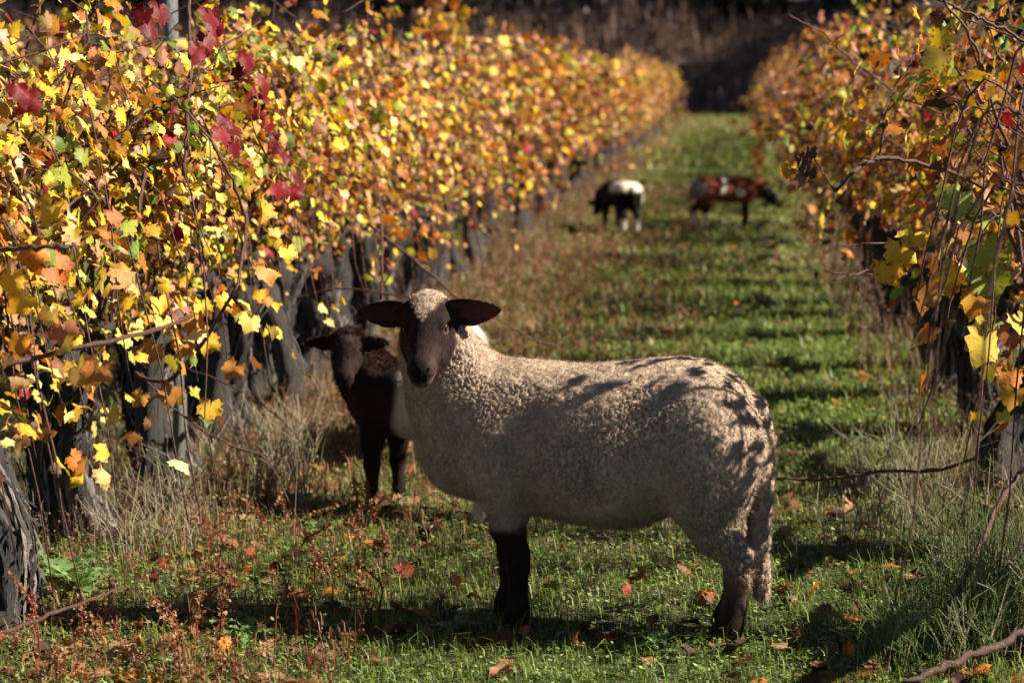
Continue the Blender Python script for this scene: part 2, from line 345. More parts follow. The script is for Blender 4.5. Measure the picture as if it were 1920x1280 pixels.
# ------------------------------------------------------------------ vine leaves
def leaf_shape(seed, curl, nout=24):
    r = np.random.default_rng(seed)
    ang = np.radians(np.linspace(-168, 168, nout + 1)); lob = [(0, 1.0), (62, .86), (-62, .86), (122, .62), (-122, .62)]
    rr = np.full(len(ang), 0.0)
    for a, k in lob: rr = np.maximum(rr, k * np.exp(-(np.degrees(ang) - a) ** 2 / (2 * 25 ** 2)))
    rr = 0.50 + 0.5 * rr; rr[np.abs(np.degrees(ang)) > 150] *= 0.75
    rr = rr * (1 + 0.075 * np.where(np.arange(len(ang)) % 2 == 0, 1, -1)) * r.uniform(0.93, 1.07, len(ang))
    out = np.stack([np.sin(ang) * rr, np.cos(ang) * rr], -1)
    inn = out[::2] * 0.52
    P = np.vstack([[0, 0], inn, out]); al = np.concatenate([[0.0], np.full(len(inn), 0.45), np.full(len(out), 1.0)])
    x, y = P[:, 0], P[:, 1]; R = np.hypot(x, y); th = np.arctan2(x, y)
    z = -curl[0] * np.abs(x) ** 1.3 - curl[1] * np.sign(y) * y * y + curl[2] * R ** 2 * np.cos(3 * th + r.uniform(0, 6)) + r.normal(0, 0.035, len(x)) * al
    shrink = 1 - curl[3] * R
    V = np.stack([x * shrink, y, z], -1); ni = len(inn); T = []
    for i in range(ni - 1):
        T.append((0, 1 + i + 1, 1 + i)); o = 1 + ni + 2 * i
        T += [(1 + i, o + 1, o), (1 + i, 1 + i + 1, o + 1), (1 + i + 1, o + 2, o + 1)]
    return V, np.array(T), al
CURLS = [(0.10, 0.15, .10, 0), (0.30, 0.25, .12, .1), (-0.25, 0.2, .16, .05), (0.5, 0.5, .2, .2), (0.15, -0.2, .22, .05), (-0.6, 0.7, .25, .3)]
SHAPES = [leaf_shape(100 + i, c) for i, c in enumerate(CURLS)]
SHAPES_LO = [leaf_shape(120 + i, c, 12) for i, c in enumerate(CURLS)]
def leaf_mesh(i):
    V, T, al = SHAPES[i]; c = np.ones((len(V), 4)); c[:, 3] = al
    V2 = V; me = mesh_np('leaf', V2, [T], c, smooth=True); me.materials.append(M_LEAF); return me
LEAF_ME = [leaf_mesh(i) for i in range(6)]
DEAD_ME = []
for i in range(6):
    me = LEAF_ME[i].copy(); me.materials.clear(); me.materials.append(M_DRYLEAF); DEAD_ME.append(me)
PAL = np.array([[0.72, 0.47, 0.035], [0.78, 0.62, 0.20], [0.48, 0.52, 0.07], [0.16, 0.25, 0.045], [0.55, 0.20, 0.03],
                [0.34, 0.16, 0.07], [0.58, 0.33, 0.17], [0.26, 0.012, 0.018], [0.09, 0.045, 0.03]])
#        yellow pale ygreen green orange tan peach crimson brown
W_NEAR = np.array([.23, .15, .16, .06, .12, .12, .08, .02, .07])
W_MID = np.array([.19, .10, .06, .03, .22, .16, .15, .04, .07])
W_FAR = np.array([.14, .06, .04, .03, .24, .20, .18, .05, .07])
W_RIGHT = np.array([.15, .06, .08, .05, .20, .20, .09, .02, .15])
W_RFAR = np.array([.09, .04, .03, .03, .24, .26, .17, .05, .10])
def leaf_frames(r, n, out):
    """orthonormal frames: columns x, y (tip), z (face)"""
    t = np.stack([out * 0.45 + r.normal(0, .55, n), r.normal(0, .6, n), -0.65 + r.normal(0, .5, n)], -1); t /= np.linalg.norm(t, axis=1)[:, None]
    z = np.stack([out * 0.75 + r.normal(0, .45, n), r.normal(0, .5, n), 0.55 + r.normal(0, .4, n)], -1)
    z -= t * (z * t).sum(1)[:, None]; z /= np.linalg.norm(z, axis=1)[:, None]
    return np.stack([np.cross(t, z), t, z], -1)
def joined_leaves(P, R, S, C, I, shapes):
    B = Bag()
    for k in range(6):
        s = np.where(I == k)[0]
        if not len(s): continue
        V, T, al = shapes[k]; nv = len(V)
        W = np.einsum('nij,vj->nvi', R[s], V) * S[s, None, None] + P[s, None, :]
        Cc = np.concatenate([np.repeat(C[s][:, None, :], nv, 1), np.broadcast_to(al[None, :, None], (len(s), nv, 1))], -1)
        B.add(W.reshape(-1, 3), T=(T[None] + (np.arange(len(s)) * nv)[:, None, None]).reshape(-1, 3), C=Cc.reshape(-1, 4))
    return B

# ------------------------------------------------------------------ grapevines
def make_trunk(r, lod=0):
    """gnarled trunk with a knobbly head and two short arms; local lane side +x"""
    B = Bag(); h = r.uniform(0.56, 0.70); nr = 18 if lod == 0 else 8; ns = 20 if lod == 0 else 8
    t = np.linspace(0, 1, nr); lx, ly = r.normal(0, .07), r.normal(0, .08)
    P = np.stack([lx * t + 0.045 * np.sin(5 * t + r.uniform(0, 6)), ly * t + 0.055 * np.sin(4 * t + r.uniform(0, 6)), -0.03 + t * (h + 0.03)], -1)
    R = (0.100 if lod == 0 else 0.055) * r.uniform(0.85, 1.25) * (1 + 0.55 * np.exp(-t * 7) - 0.12 * np.sin(t * 3) + 0.45 * np.exp(-((t - 0.93) / 0.12) ** 2))
    th = np.linspace(0, 2 * np.pi, ns, endpoint=False); tw = r.uniform(-1.5, 1.5)
    fl = 1 + 0.22 * np.sin(4 * th[None] + tw * 3 * t[:, None] + r.uniform(0, 6)) + 0.10 * np.sin(7 * th[None] - tw * 5 * t[:, None] + r.uniform(0, 6)) + r.normal(0, 0.08, (nr, ns))
    V, Q, T = tube(P, R, ns, True, fl); B.add(V, T, Q)
    head = P[-1] + [0, 0, -0.02]
    arms = []
    for sgn in (-1, 1):
        L = r.uniform(0.32, 0.62); a = spline([head, head + [r.normal(0, .03), sgn * L * .4, .05 + r.normal(0, .02)], head + [r.normal(0, .05), sgn * L, r.uniform(.03, .12)]], 9 if lod == 0 else 5)
        ra = np.linspace(0.045, 0.022, len(a)) * r.uniform(0.85, 1.15, len(a)); m_ = 10 if lod == 0 else 5
        V, Q, T = tube(a, ra, m_, True, 1 + r.normal(0, .1, (len(a), m_))); B.add(V, T, Q); arms.append(a)
    if lod == 0:                                        # a second stem beside the first
        sg = r.choice([-1, 1]); q0 = np.array([r.normal(0, .04), sg * r.uniform(.10, .16), -.03]); e = arms[0 if sg < 0 else 1][4]; c2 = spline([q0, q0 + [r.normal(0, .04), sg * .03, .25], e], 12)
        V, Q, T = tube(c2, np.linspace(.075, .04, 12) * r.uniform(.85, 1.2, 12), 14, True, 1 + r.normal(0, .12, (12, 14))); B.add(V, T, Q)
    for k in range(5 if lod == 0 else 2):               # knots and pruning stubs
        a = arms[k % 2]; q = a[r.integers(1, len(a))]; d = np.array([r.normal(.3, .6), r.normal(0, .4), r.uniform(.2, 1)]); d /= np.linalg.norm(d)
        V, Q, T = tube([q, q + d * .03, q + d * r.uniform(.05, .09)], [.024, .02, .013], 7); B.add(V, T, Q)
    return B, P, R, arms
def bark_strips(r, P, R, n=260):
    """loose strips of bark that peel off the trunk"""
    B = Bag()
    for _ in range(n):
        t0 = r.uniform(0.02, 0.75); L = r.uniform(0.12, 0.38); k = 6; t = np.clip(np.linspace(t0, t0 + L, k), 0, 1) * (len(P) - 1)
        i = np.minimum(t.astype(int), len(P) - 2); f = (t - i)[:, None]; c = P[i] * (1 - f) + P[i + 1] * f; rad = R[i] * 1.10 + 0.004
        th = r.uniform(0, 6.283) + np.linspace(0, r.normal(0, .35), k)
        peel = 0.06 * r.random() ** 3 * np.linspace(0, 1, k) ** 3
        if r.random() < .5: peel = peel[::-1]
        o = np.stack([np.cos(th), np.sin(th), 0 * th], -1); q = c + o * (rad + peel)[:, None]
        w = r.uniform(0.0025, 0.008) * np.array([.4, 1, 1, .9, .8, .3]); s = np.stack([-np.sin(th), np.cos(th), 0 * th], -1) * w[:, None]
        V = np.empty((2 * k, 3)); V[0::2] = q - s; V[1::2] = q + s + o * 0.003
        b = np.arange(k - 1) * 2
        B.add(V, Q=np.stack([b, b + 1, b + 3, b + 2], -1), C=np.ones(3) * r.choice([.2, .4, .8, 1.5, 2.3]))
    return B
def make_canes(r, arms, n, height, lane=0.28):
    out = []
    for k in range(n):
        a = arms[k % 2]; q = a[r.integers(0, len(a))] + r.normal(0, .008, 3); u = r.random(); yy = r.normal(0, .16)
        top = height * r.uniform(0.68, 1.08) * (1.14 if r.random() < .08 else 1)
        if u < 0.60:
            pts = [q, q + [r.normal(.03, .06), yy * .4, (top - q[2]) * .4], q + [r.normal(.08, .13), yy, (top - q[2]) * .8], q + [r.normal(.12, .2), yy * 1.5, (top - q[2])]]
        elif u < 0.60 + lane:
            ox = r.uniform(.25, .55); zt = r.uniform(1.05, 1.6)
            pts = [q, q + [ox * .35, yy * .6, (zt - q[2]) * .7], [q[0] + ox * .8, q[1] + yy * 1.6, zt], [q[0] + ox * 1.1, q[1] + yy * 2.4, zt - r.uniform(.1, 1.05)]]
        else:
            ox = -r.uniform(.15, .4); zt = r.uniform(1.1, 1.7)
            pts = [q, q + [ox * .4, yy, (zt - q[2]) * .6], [q[0] + ox, q[1] + yy * 2, zt]]
        c = spline(pts, 15); c[1:] += r.normal(0, .008, (14, 3)); out.append((c, np.linspace(r.uniform(.0048, .0072), .0020, 15)))
    return out
def cane_leaves(r, canes, n, W, zmin=0.50, size=0.047):
    L = len(canes); ci = r.choice(np.where(np.arange(L) % 5 != 4)[0], n); t = r.beta(1.25, 1.15, n) * 14 * 0.999; i = t.astype(int); f = (t - i)[:, None]
    A = np.array([c for c, _ in canes]); P = A[ci, i] * (1 - f) + A[ci, i + 1] * f
    P = P + r.normal(0, 1, (n, 3)) * np.array([.085, .085, .075]); P[:, 0] += 0.04; P = P[P[:, 2] > zmin + 0.12 * r.random(len(P))]; n = len(P)
    out = np.where(P[:, 0] > 0, 1.0, -0.3); R = leaf_frames(r, n, out)
    I = r.choice(6, n, p=[.24, .24, .19, .13, .13, .07]); ci = r.choice(9, n, p=W / W.sum())
    C = PAL[ci] * r.uniform(0.42, 1.15, (n, 1)) * np.stack([np.ones(n), r.uniform(.85, 1.15, n), r.uniform(.7, 1.3, n)], -1)
    S = size * r.lognormal(0, 0.27, n); S[ci == 8] *= .75
    return P, R, np.clip(S, .02, .085), C, I
def place_vine(x, y, lane, rz_j=0.0):
    return empty('grapevine', (x, y, 0), (0 if lane > 0 else math.pi) + rz_j)
def to_local(o, p):
    return np.array(o.matrix_basis.inverted() @ Vector(p))
def keep_leaf(o, p):
    w = o.matrix_basis @ Vector(p); return not (w.y < (4.7 if w.x < 0 else 5.75) and in_view(w.x, w.y, .12))
def near_vine(x, y, lane, seed, nleaf, nsolo, W, height=1.86, ncane=15, size=0.047, lane_share=.28, zmin=.5):
    r = np.random.default_rng(seed); o = place_vine(x, y, lane)
    B, P, R, arms = make_trunk(r)
    obj('trunk', B.mesh('trunk', True), M_BARK, o)
    st = tag(obj('bark', bark_strips(r, P, R).mesh('bark'), M_STRIP, o), kind='stuff')
    canes = make_canes(r, arms, ncane, height, lane_share)
    for c, rad in canes:
        V, Q, T = tube(c, rad, 6); b_ = Bag(); b_.add(V, T, Q); obj('cane', b_.mesh('cane', True), M_CANE, o)
    P, R, S, C, I = cane_leaves(r, canes, nleaf, W, zmin, size)
    gap = np.array([mnoise.noise((p_[1] * 3.2 + seed, p_[2] * 3.2, p_[0] * 2)) for p_ in P]) > 0.0 - 0.28 * r.random(len(P))
    ok = gap & np.array([keep_leaf(o, p_) for p_ in P]); P, R, S, C, I = P[ok], R[ok], S[ok], C[ok], I[ok]
    sc = P[:, 0] + 0.25 * r.random(len(P)) + S * 2; order = np.argsort(-sc); solo = order[:nsolo]; rest = order[nsolo:]
    for k in solo: leaf_obj(o, P[k], R[k], S[k], C[k], I[k])
    tag(obj('foliage', joined_leaves(P[rest], R[rest], S[rest], C[rest], I[rest], SHAPES_LO).mesh('foliage', True), M_LEAF, o), kind='stuff')
    return o
def leaf_obj(parent, P, R, S, C, I, dead=False):
    l = bpy.data.objects.new('leaf', (DEAD_ME if dead else LEAF_ME)[int(I)]); COL.objects.link(l); l.parent = parent
    M = Matrix([list(R[0]) + [P[0]], list(R[1]) + [P[1]], list(R[2]) + [P[2]], [0, 0, 0, 1]]) @ Matrix.Scale(float(S), 4)
    l.matrix_basis = M; l.color = (*[float(c) for c in C], 1); return l
def world_leaf(v, px, py, Y, col, size, face=None, tip=None, I=None, seed=0):
    """an explicit leaf of vine v seen at a pixel, on the plane y = Y"""
    r = np.random.default_rng(seed + int(px * 7 + py)); p = to_local(v, PD(px, py, Y))
    rot = np.array(v.matrix_basis.to_3x3()).T
    z = rot @ np.array(face if face is not None else (r.normal(0, .3), -0.8, .4 + r.normal(0, .2))); t = rot @ np.array(tip if tip is not None else (r.normal(0, .4), -.2, -1 + r.normal(0, .3)))
    t = t / np.linalg.norm(t); z = z - t * z.dot(t); z /= np.linalg.norm(z); R = np.stack([np.cross(t, z), t, z], -1)
    return leaf_obj(v, p, R, size, col, r.integers(0, 5) if I is None else I)
def world_cane(v, pts, r0, r1, m_=22, seed=0):
    """an explicit cane of vine v through (px, py, Y) points"""
    r = np.random.default_rng(seed); P = spline([PD(*q) for q in pts], m_); P[1:-1] += r.normal(0, .0025, (m_ - 2, 3)); inv = v.matrix_basis.inverted()
    P = np.array([inv @ Vector(p) for p in P]); rad = np.linspace(r0, r1, m_); rad[::5] *= 1.35
    V, Q, T = tube(P, rad, 8); b_ = Bag(); b_.add(V, T, Q); return obj('cane', b_.mesh('cane', True), M_CANE, v)

bpy.context.view_layer.update()
XL, XR = -2.08, 1.02
LEFT_Y = [4.75, 5.8, 7.0, 8.05, 9.0] + [9.0 + 1.05 * k for k in range(1, 51)]
RIGHT_Y = [8.16 + 1.163 * k + (0.22 * math.sin(k * 5.1) if k > 3 else 0) for k in range(-8, 47)]
LEFT_LABELS = ['grapevine with blurred yellow and orange leaves before the first shaggy trunk', 'grapevine with the smooth-edged dark trunk, next to the broad shaggy double trunk',
               'grapevine with the broad shaggy trunk and crimson leaf clusters above it', 'grapevine whose dark trunk stands beside the pale wooden stake',
               'yellow-leaved grapevine whose trunk stands just behind the black lamb', 'grapevine next behind the trunk at the black lamb']
vines = {}
for k, y in enumerate(LEFT_Y[:11]):
    W = W_NEAR if y < 9.5 else W_MID
    v = near_vine(XL + (0.10 if k == 1 else 0), y, 1, 300 + k + (40 if k == 1 else 0), 1650 if y < 11 else 1350, 290 if y < 10 else 200, W, 1.66 * (1 + .05 * math.sin(k * 2.3)), 32, .0275, .36, .40)
    tag(v, LEFT_LABELS[k] if k < 6 else ('golden grapevine with a tall leafy shoot rising well above its row' if k == 10 else 'golden grapevine of the row behind the black lamb, its trunk half hidden in weeds'), 'grapevine', 'grapevines of the row beside the black lamb')
    vines['L%d' % k] = v
RIGHT_LABELS = {6: 'grapevine with big yellow leaves and a bare arching cane above the grass tuft', 7: 'half-bare grapevine with a bent cane that ends in a shrivelled leaf',
                8: 'grapevine with dark trunk and hanging yellow leaves beside the tall pale grass', 9: 'grapevine with tan and orange leaves next behind the dark trunk', 10: 'brown-leaved grapevine behind the dry weed tangle'}
for k, y in enumerate(RIGHT_Y):
    if not (4 <= k <= 15): continue
    dens = {4: 450, 5: 620, 6: 640, 7: 900, 8: 1250}.get(k, 1350)
    v = near_vine(XR, y, -1, 400 + k, dens, 90 if k < 6 else (200 if k < 12 else 130), W_RIGHT, 1.82, 22, .030, .3)
    tag(v, RIGHT_LABELS.get(k, 'rust and yellow grapevine of the row beside the brown grazing sheep' if k > 10 else 'sparse grapevine of the row beside the sheep, out past its tail'), 'grapevine', 'grapevines of the row beside the brown sheep')
    vines['R%d' % k] = v
# far vines: four kinds of each row, then copies
def far_proto(seed, W, height, nl):
    r = np.random.default_rng(seed); B, P, R, arms = make_trunk(r, 1); canes = make_canes(r, arms, 26, height, .33)
    cb = Bag()
    for c, rad in canes:
        V, Q, T = tube(c[::2], rad[::2] * 1.4, 4); cb.add(V, T, Q)
    L = cane_leaves(r, canes, nl, W, .22, .037)
    ms = [B.mesh('trunk', True), cb.mesh('cane', True), joined_leaves(*L, SHAPES_LO).mesh('foliage', True)]
    for m_, mt in zip(ms, (M_BARK, M_CANE, M_LEAF)): m_.materials.append(mt)
    return ms
PL = [far_proto(500 + i, W_MID if i < 2 else W_FAR, 1.60 + .06 * i, 700) for i in range(5)]
PR = [far_proto(520 + i, W_RFAR, 1.80, 520) for i in range(5)]
PE = [far_proto(540 + i, W_FAR, 1.75, 170) for i in range(2)]
r = np.random.default_rng(55)
def far_vine(x, y, lane, ms, label, group):
    o = place_vine(x + r.normal(0, .05), y + r.uniform(-.3, .3), lane, r.normal(0, .3)); o.scale = (r.uniform(.8, 1.15), r.uniform(.85, 1.2), r.uniform(.88, 1.08))
    for nme, m_ in zip(('trunk', 'cane', 'foliage'), ms):
        c = obj(nme, m_, None, o)
        if nme != 'trunk': tag(c, kind='stuff')
    return tag(o, label, 'grapevine', group)
for k, y in enumerate(LEFT_Y[11:]):
    end = y > 55
    far_vine(XL, y, 1, PE[k % 2] if end else PL[(k * 3 + k // 4) % 5], 'nearly bare grapevine at the far end of the row past the piebald sheep' if end else 'orange and golden grapevine along the row beside and beyond the piebald sheep', 'far grapevines of the row beside the piebald sheep')
for k, y in enumerate(RIGHT_Y):
    if 4 <= k <= 15: continue
    if k < 4: far_vine(XR, y, -1, PR[k % 5], 'rust-leaved grapevine of the row beside the sheep, out past its tail', 'grapevines of the row beside the brown sheep')
    else:
        end = y > 56
        far_vine(XR, y, -1, PE[k % 2] if end else PR[(k * 3 + k // 4) % 5], 'nearly bare reddish grapevine at the far end of the row past the brown sheep' if end else 'rust-coloured grapevine along the row beyond the brown grazing sheep', 'far grapevines of the row beyond the brown sheep')
# the next rows on both sides, seen only through the gaps between the trunks
for k in range(30):
    far_vine(XL - 3.05, 7.2 + 1.06 * k, 1, PL[(k * 2 + 1) % 5], 'grapevine of the next row, glimpsed between the trunks behind the wooden stake', 'grapevines of the next row behind the black lamb')
for k in range(22):
    far_vine(XR + 3.05, 9.0 + 1.16 * k, -1, PR[(k * 2 + 1) % 5], 'grapevine of the next row, glimpsed under the leaves past the sheep tail', 'grapevines of the next row past the sheep tail')
#--SHEEP--
# ------------------------------------------------------------------ sheep: one continuous surface from a smooth distance field
class Field:
    def __init__(s, lo, hi, h):
        s.lo = np.array(lo, float); s.h = h; s.n = np.ceil((np.array(hi) - s.lo) / h).astype(int) + 1
        s.V = np.full(s.n, 0.12, dtype=np.float32)
    def box(s, lo, hi):
        a = np.clip(np.floor((np.array(lo) - s.lo) / s.h).astype(int), 0, s.n); b = np.clip(np.ceil((np.array(hi) - s.lo) / s.h).astype(int) + 1, 0, s.n)
        g = [s.lo[i] + s.h * np.arange(a[i], b[i]) for i in range(3)]
        return tuple(slice(a[i], b[i]) for i in range(3)), np.meshgrid(*g, indexing='ij', sparse=True)
    def join(s, sl, d, k):
        v = s.V[sl]; hh = np.maximum(k - np.abs(v - d), 0) / k; s.V[sl] = np.minimum(v, d) - hh * hh * k * 0.25
    def cut(s, sl, d, k):
        v = s.V[sl]; d = -d; hh = np.maximum(k - np.abs(v - d), 0) / k; s.V[sl] = np.maximum(v, d) + hh * hh * k * 0.25
    def cone(s, a, b, ra, rb, k=0.03, cut=False):
        a = np.array(a, float); b = np.array(b, float); m_ = max(ra, rb) + k + 0.02
        sl, (X, Y, Z) = s.box(np.minimum(a, b) - m_, np.maximum(a, b) + m_); ab = b - a; L2 = ab.dot(ab) + 1e-12
        t = np.clip(((X - a[0]) * ab[0] + (Y - a[1]) * ab[1] + (Z - a[2]) * ab[2]) / L2, 0, 1)
        d = np.sqrt((X - a[0] - t * ab[0]) ** 2 + (Y - a[1] - t * ab[1]) ** 2 + (Z - a[2] - t * ab[2]) ** 2) - (ra + (rb - ra) * t)
        (s.cut if cut else s.join)(sl, d.astype(np.float32), k)
    def chain(s, pts, k=0.03):
        for (p, ra), (q, rb) in zip(pts[:-1], pts[1:]): s.cone(p, q, ra, rb, k)
    def ell(s, c, R, rad, k=0.03, cut=False):
        """ellipsoid: R columns are its axes"""
        c = np.array(c, float); R = np.array(R, float); rad = np.array(rad, float)
        ext = np.sqrt(((R * rad) ** 2).sum(1)) + k + 0.02; sl, (X, Y, Z) = s.box(c - ext, c + ext)
        X = X - c[0]; Y = Y - c[1]; Z = Z - c[2]; q = [X * R[0, i] + Y * R[1, i] + Z * R[2, i] for i in range(3)]
        k0 = np.sqrt(sum((q[i] / rad[i]) ** 2 for i in range(3))); k1 = np.sqrt(sum((q[i] / rad[i] ** 2) ** 2 for i in range(3))) + 1e-9
        d = k0 * (k0 - 1) / k1; (s.cut if cut else s.join)(sl, d.astype(np.float32), k)
    def torso(s, xs, zt, zb, w, k=0.03):
        xs = np.array(xs); o = np.argsort(xs); xs = xs[o]; zt = np.array(zt)[o]; zb = np.array(zb)[o]; w = np.array(w)[o]
        # smooth the profile
        xx = np.linspace(xs[0], xs[-1], 90)
        def sm(v):
            y = np.interp(xx, xs, v); ker = np.hanning(11); ker /= ker.sum(); yp = np.concatenate([np.full(5, y[0]), y, np.full(5, y[-1])]); return np.convolve(yp, ker, 'valid')
        zt, zb, w = sm(zt), sm(zb), sm(w)
        sl, (X, Y, Z) = s.box((xs[0] - .08, -w.max() - .08, zb.min() - .08), (xs[-1] + .08, w.max() + .08, zt.max() + .08))
        xc = np.clip(X, xx[0], xx[-1]); a = np.interp(xc, xx, zt); b_ = np.interp(xc, xx, zb); ww = np.interp(xc, xx, w); hz = (a - b_) / 2; zc = (a + b_) / 2
        q = (np.abs(Y / ww) ** 2.25 + np.abs((Z - zc) / hz) ** 2.25) ** (1 / 2.25)
        d = (q - 1) * np.minimum(hz, ww); d = np.where(np.abs(X - xc) > 0, np.sqrt(np.maximum(d, 0) ** 2 + (X - xc) ** 2), d)
        s.join(sl, d.astype(np.float32), k)
    def mesh(s):
        V = s.V; S = V < 0; c = np.zeros(np.array(V.shape) - 1, np.int8)
        off = [(i, j, k) for i in (0, 1) for j in (0, 1) for k in (0, 1)]
        sh = lambda A, o: A[o[0]:A.shape[0] - 1 + o[0], o[1]:A.shape[1] - 1 + o[1], o[2]:A.shape[2] - 1 + o[2]]
        for o in off: c += sh(S, o)
        act = (c > 0) & (c < 8); cells = np.argwhere(act); idx = np.full(act.shape, -1, np.int64); idx[act] = np.arange(len(cells))
        acc = np.zeros((len(cells), 3)); cnt = np.zeros(len(cells))
        for o in off:
            for ax in range(3):
                if o[ax]: continue
                p = list(o); p[ax] = 1; a = cells + o; b_ = cells + p; va = V[a[:, 0], a[:, 1], a[:, 2]]; vb = V[b_[:, 0], b_[:, 1], b_[:, 2]]
                m_ = (va < 0) != (vb < 0); t = va[m_] / (va[m_] - vb[m_]); q = np.tile(np.array(o, float), (m_.sum(), 1)); q[:, ax] += t; acc[m_] += q; cnt[m_] += 1
        P = s.lo + s.h * (cells + acc / cnt[:, None]); quads = []
        for ax in range(3):
            u, w = [i for i in range(3) if i != ax]; n = list(V.shape)
            a = [slice(1, n[i] - 1) for i in range(3)]; a[ax] = slice(0, n[ax] - 1); b_ = list(a); b_[ax] = slice(1, n[ax])
            sa = S[tuple(a)]; sb = S[tuple(b_)]; e = np.argwhere(sa != sb); base = e.copy(); base[:, u] += 1; base[:, w] += 1
            fl = sa[e[:, 0], e[:, 1], e[:, 2]]
            def at(du, dw): q = base.copy(); q[:, u] -= du; q[:, w] -= dw; return idx[q[:, 0], q[:, 1], q[:, 2]]
            q = np.stack([at(1, 1), at(0, 1), at(0, 0), at(1, 0)], -1); flip = fl if ax != 1 else ~fl
            q[~flip] = q[~flip][:, ::-1]; quads.append(q)
        return P, np.concatenate(quads)
def sstep(a, b_, x): t = np.clip((x - a) / (b_ - a), 0, 1); return t * t * (3 - 2 * t)

def build_sheep(name, h, prof, legs_f, legs_h, tail, neck, head_o, head_f, head_s, colour, crack, strands, loc, fwd, lo, hi, wool_len=0.009, ear_droop=0.15, thigh=None, head_roll=0.0, ear_len=1.0, shoulder=None, brisket=None, folds=()):
    """local frame: x forward, y to the animal's left, z up; fwd = world heading"""
    fld = Field(lo, hi, h); fld.torso(*prof, k=0.03)
    for t_ in thigh or []: fld.ell(t_[0], np.array(Matrix.Rotation(t_[2], 3, 'Y')), t_[1], 0.06)
    for t_ in shoulder or []: fld.ell(t_[0], np.array(Matrix.Rotation(t_[2], 3, 'Y')), t_[1], 0.05)
    fld.chain(neck, 0.06)
    if brisket: fld.ell(brisket[0], np.eye(3), brisket[1], 0.05)
    for lg in legs_f + legs_h: fld.chain(lg, 0.022)
    for a_, b_, ra_, rb_ in folds: fld.cone(a_, b_, ra_, rb_, 0.045, True)
    fld.chain(tail, 0.012)
    # head
    f = np.array(head_f, float); f /= np.linalg.norm(f); r_ = np.cross(f, [0, 0, 1.0]); r_ /= np.linalg.norm(r_); u = np.cross(r_, f)
    if head_roll: r_, u = r_ * math.cos(head_roll) + u * math.sin(head_roll), u * math.cos(head_roll) - r_ * math.sin(head_roll)
    O = np.array(head_o, float); s = head_s; R = np.stack([f, r_, u], -1)
    H = lambda a, b_, c: O + s * (f * a + r_ * b_ + u * c)
    fld.ell(H(-.030, 0, .002), R, s * np.array([.074, .060, .062]), 0.03)
    fld.ell(H(-.058, 0, .022), R, s * np.array([.050, .054, .046]), 0.03)
    fld.cone(H(0, 0, .004), H(.112, 0, -.006), s * .054, s * .034, 0.03)          # nose bridge
    fld.cone(H(-.03, 0, -.045), H(.112, 0, -.034), s * .050, s * .028, 0.03)      # jaw
    fld.ell(H(.138, 0, -.016), R, s * np.array([.030, .036, .035]), 0.022)        # muzzle
    fld.ell(H(.150, 0, -.036), R, s * np.array([.022, .027, .018]), 0.012)        # lower lip
    for sg in (-1, 1):
        fld.cone(H(-.030, sg * .043, .036), H(.014, sg * .049, .033), s * .018, s * .011, 0.014)   # brow
        fld.cone(H(.02, sg * .040, -.028), H(.07, sg * .034, -.026), s * .030, s * .022, 0.02)   # cheek
        fld.ell(H(.010, sg * .062, .016), R, s * np.array([.019, .013, .014]), 0.008, True)     # eye socket
        fld.ell(H(.008, sg * .0465, .0145), R, s * np.array([.015, .013, .0145]), 0.004)
        fld.cone(H(.163, sg * .010, -.004), H(.150, sg * .024, .004), s * .0052, s * .0040, 0.006, True)      # nostril
    fld.cone(H(.176, 0, -.030), H(.158, 0, -.004), s * .0040, s * .003, 0.006, True)                 # philtrum
    for sg in (-1, 1): fld.cone(H(.168, 0, -.0285), H(.118, sg * .036, -.030), s * .0035, s * .0035, 0.006, True)  # mouth
    ears = []
    for sg in (-1, 1):
        e1 = r_ * sg + np.array([0, 0, -ear_droop]) - f * 0.10; e1 /= np.linalg.norm(e1)
        nrm = f * 0.85 + np.array([0, 0, .12]); nrm -= e1 * nrm.dot(e1); nrm /= np.linalg.norm(nrm); e2 = np.cross(nrm, e1)
        L = .066 * s * ear_len; base = H(-.052, sg * .056, .024); c = base + e1 * L * 0.95; RR = np.stack([e1, e2, nrm], -1); ears.append((c, RR, L, base, e1))
        fld.cone(H(-.050, sg * .042, .022), base + e1 * L * 0.35, s * .024, s * .014, 0.014)
        sl, (X, Y, Z) = fld.box(c - L - .03, c + L + .03); X = X - c[0]; Y = Y - c[1]; Z = Z - c[2]
        q = [X * RR[0, i] + Y * RR[1, i] + Z * RR[2, i] for i in range(3)]; t = np.clip(q[0] / L, -.99, .99); q1 = q[1] + .004 * s * np.cos(t * 1.5) * np.sign(e2[2] + 1e-9)
        wd = .051 * s * ((1 + t) / 2) ** .30 * ((1 - t) / 2) ** .62 * 1.72; q2 = q[2] - 4.5 / s * q1 ** 2; tk = .0062 * s * (1 - .35 * t)
        d = (np.sqrt((q1 / wd) ** 2 + (q2 / tk) ** 2) - 1) * tk; d = np.maximum(d, np.abs(q[0]) - L); fld.join(sl, d.astype(np.float32), .006)
    V, Qd = fld.mesh()
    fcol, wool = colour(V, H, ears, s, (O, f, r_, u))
    o = empty(name, loc, math.atan2(fwd[1], fwd[0]))
    me = mesh_np('body', V, [Qd], smooth=True)
    nr = np.zeros(len(V) * 3, np.float32); me.vertices.foreach_get('normal', nr); nr = nr.reshape(-1, 3).astype(float)
    r = np.random.default_rng(len(V))
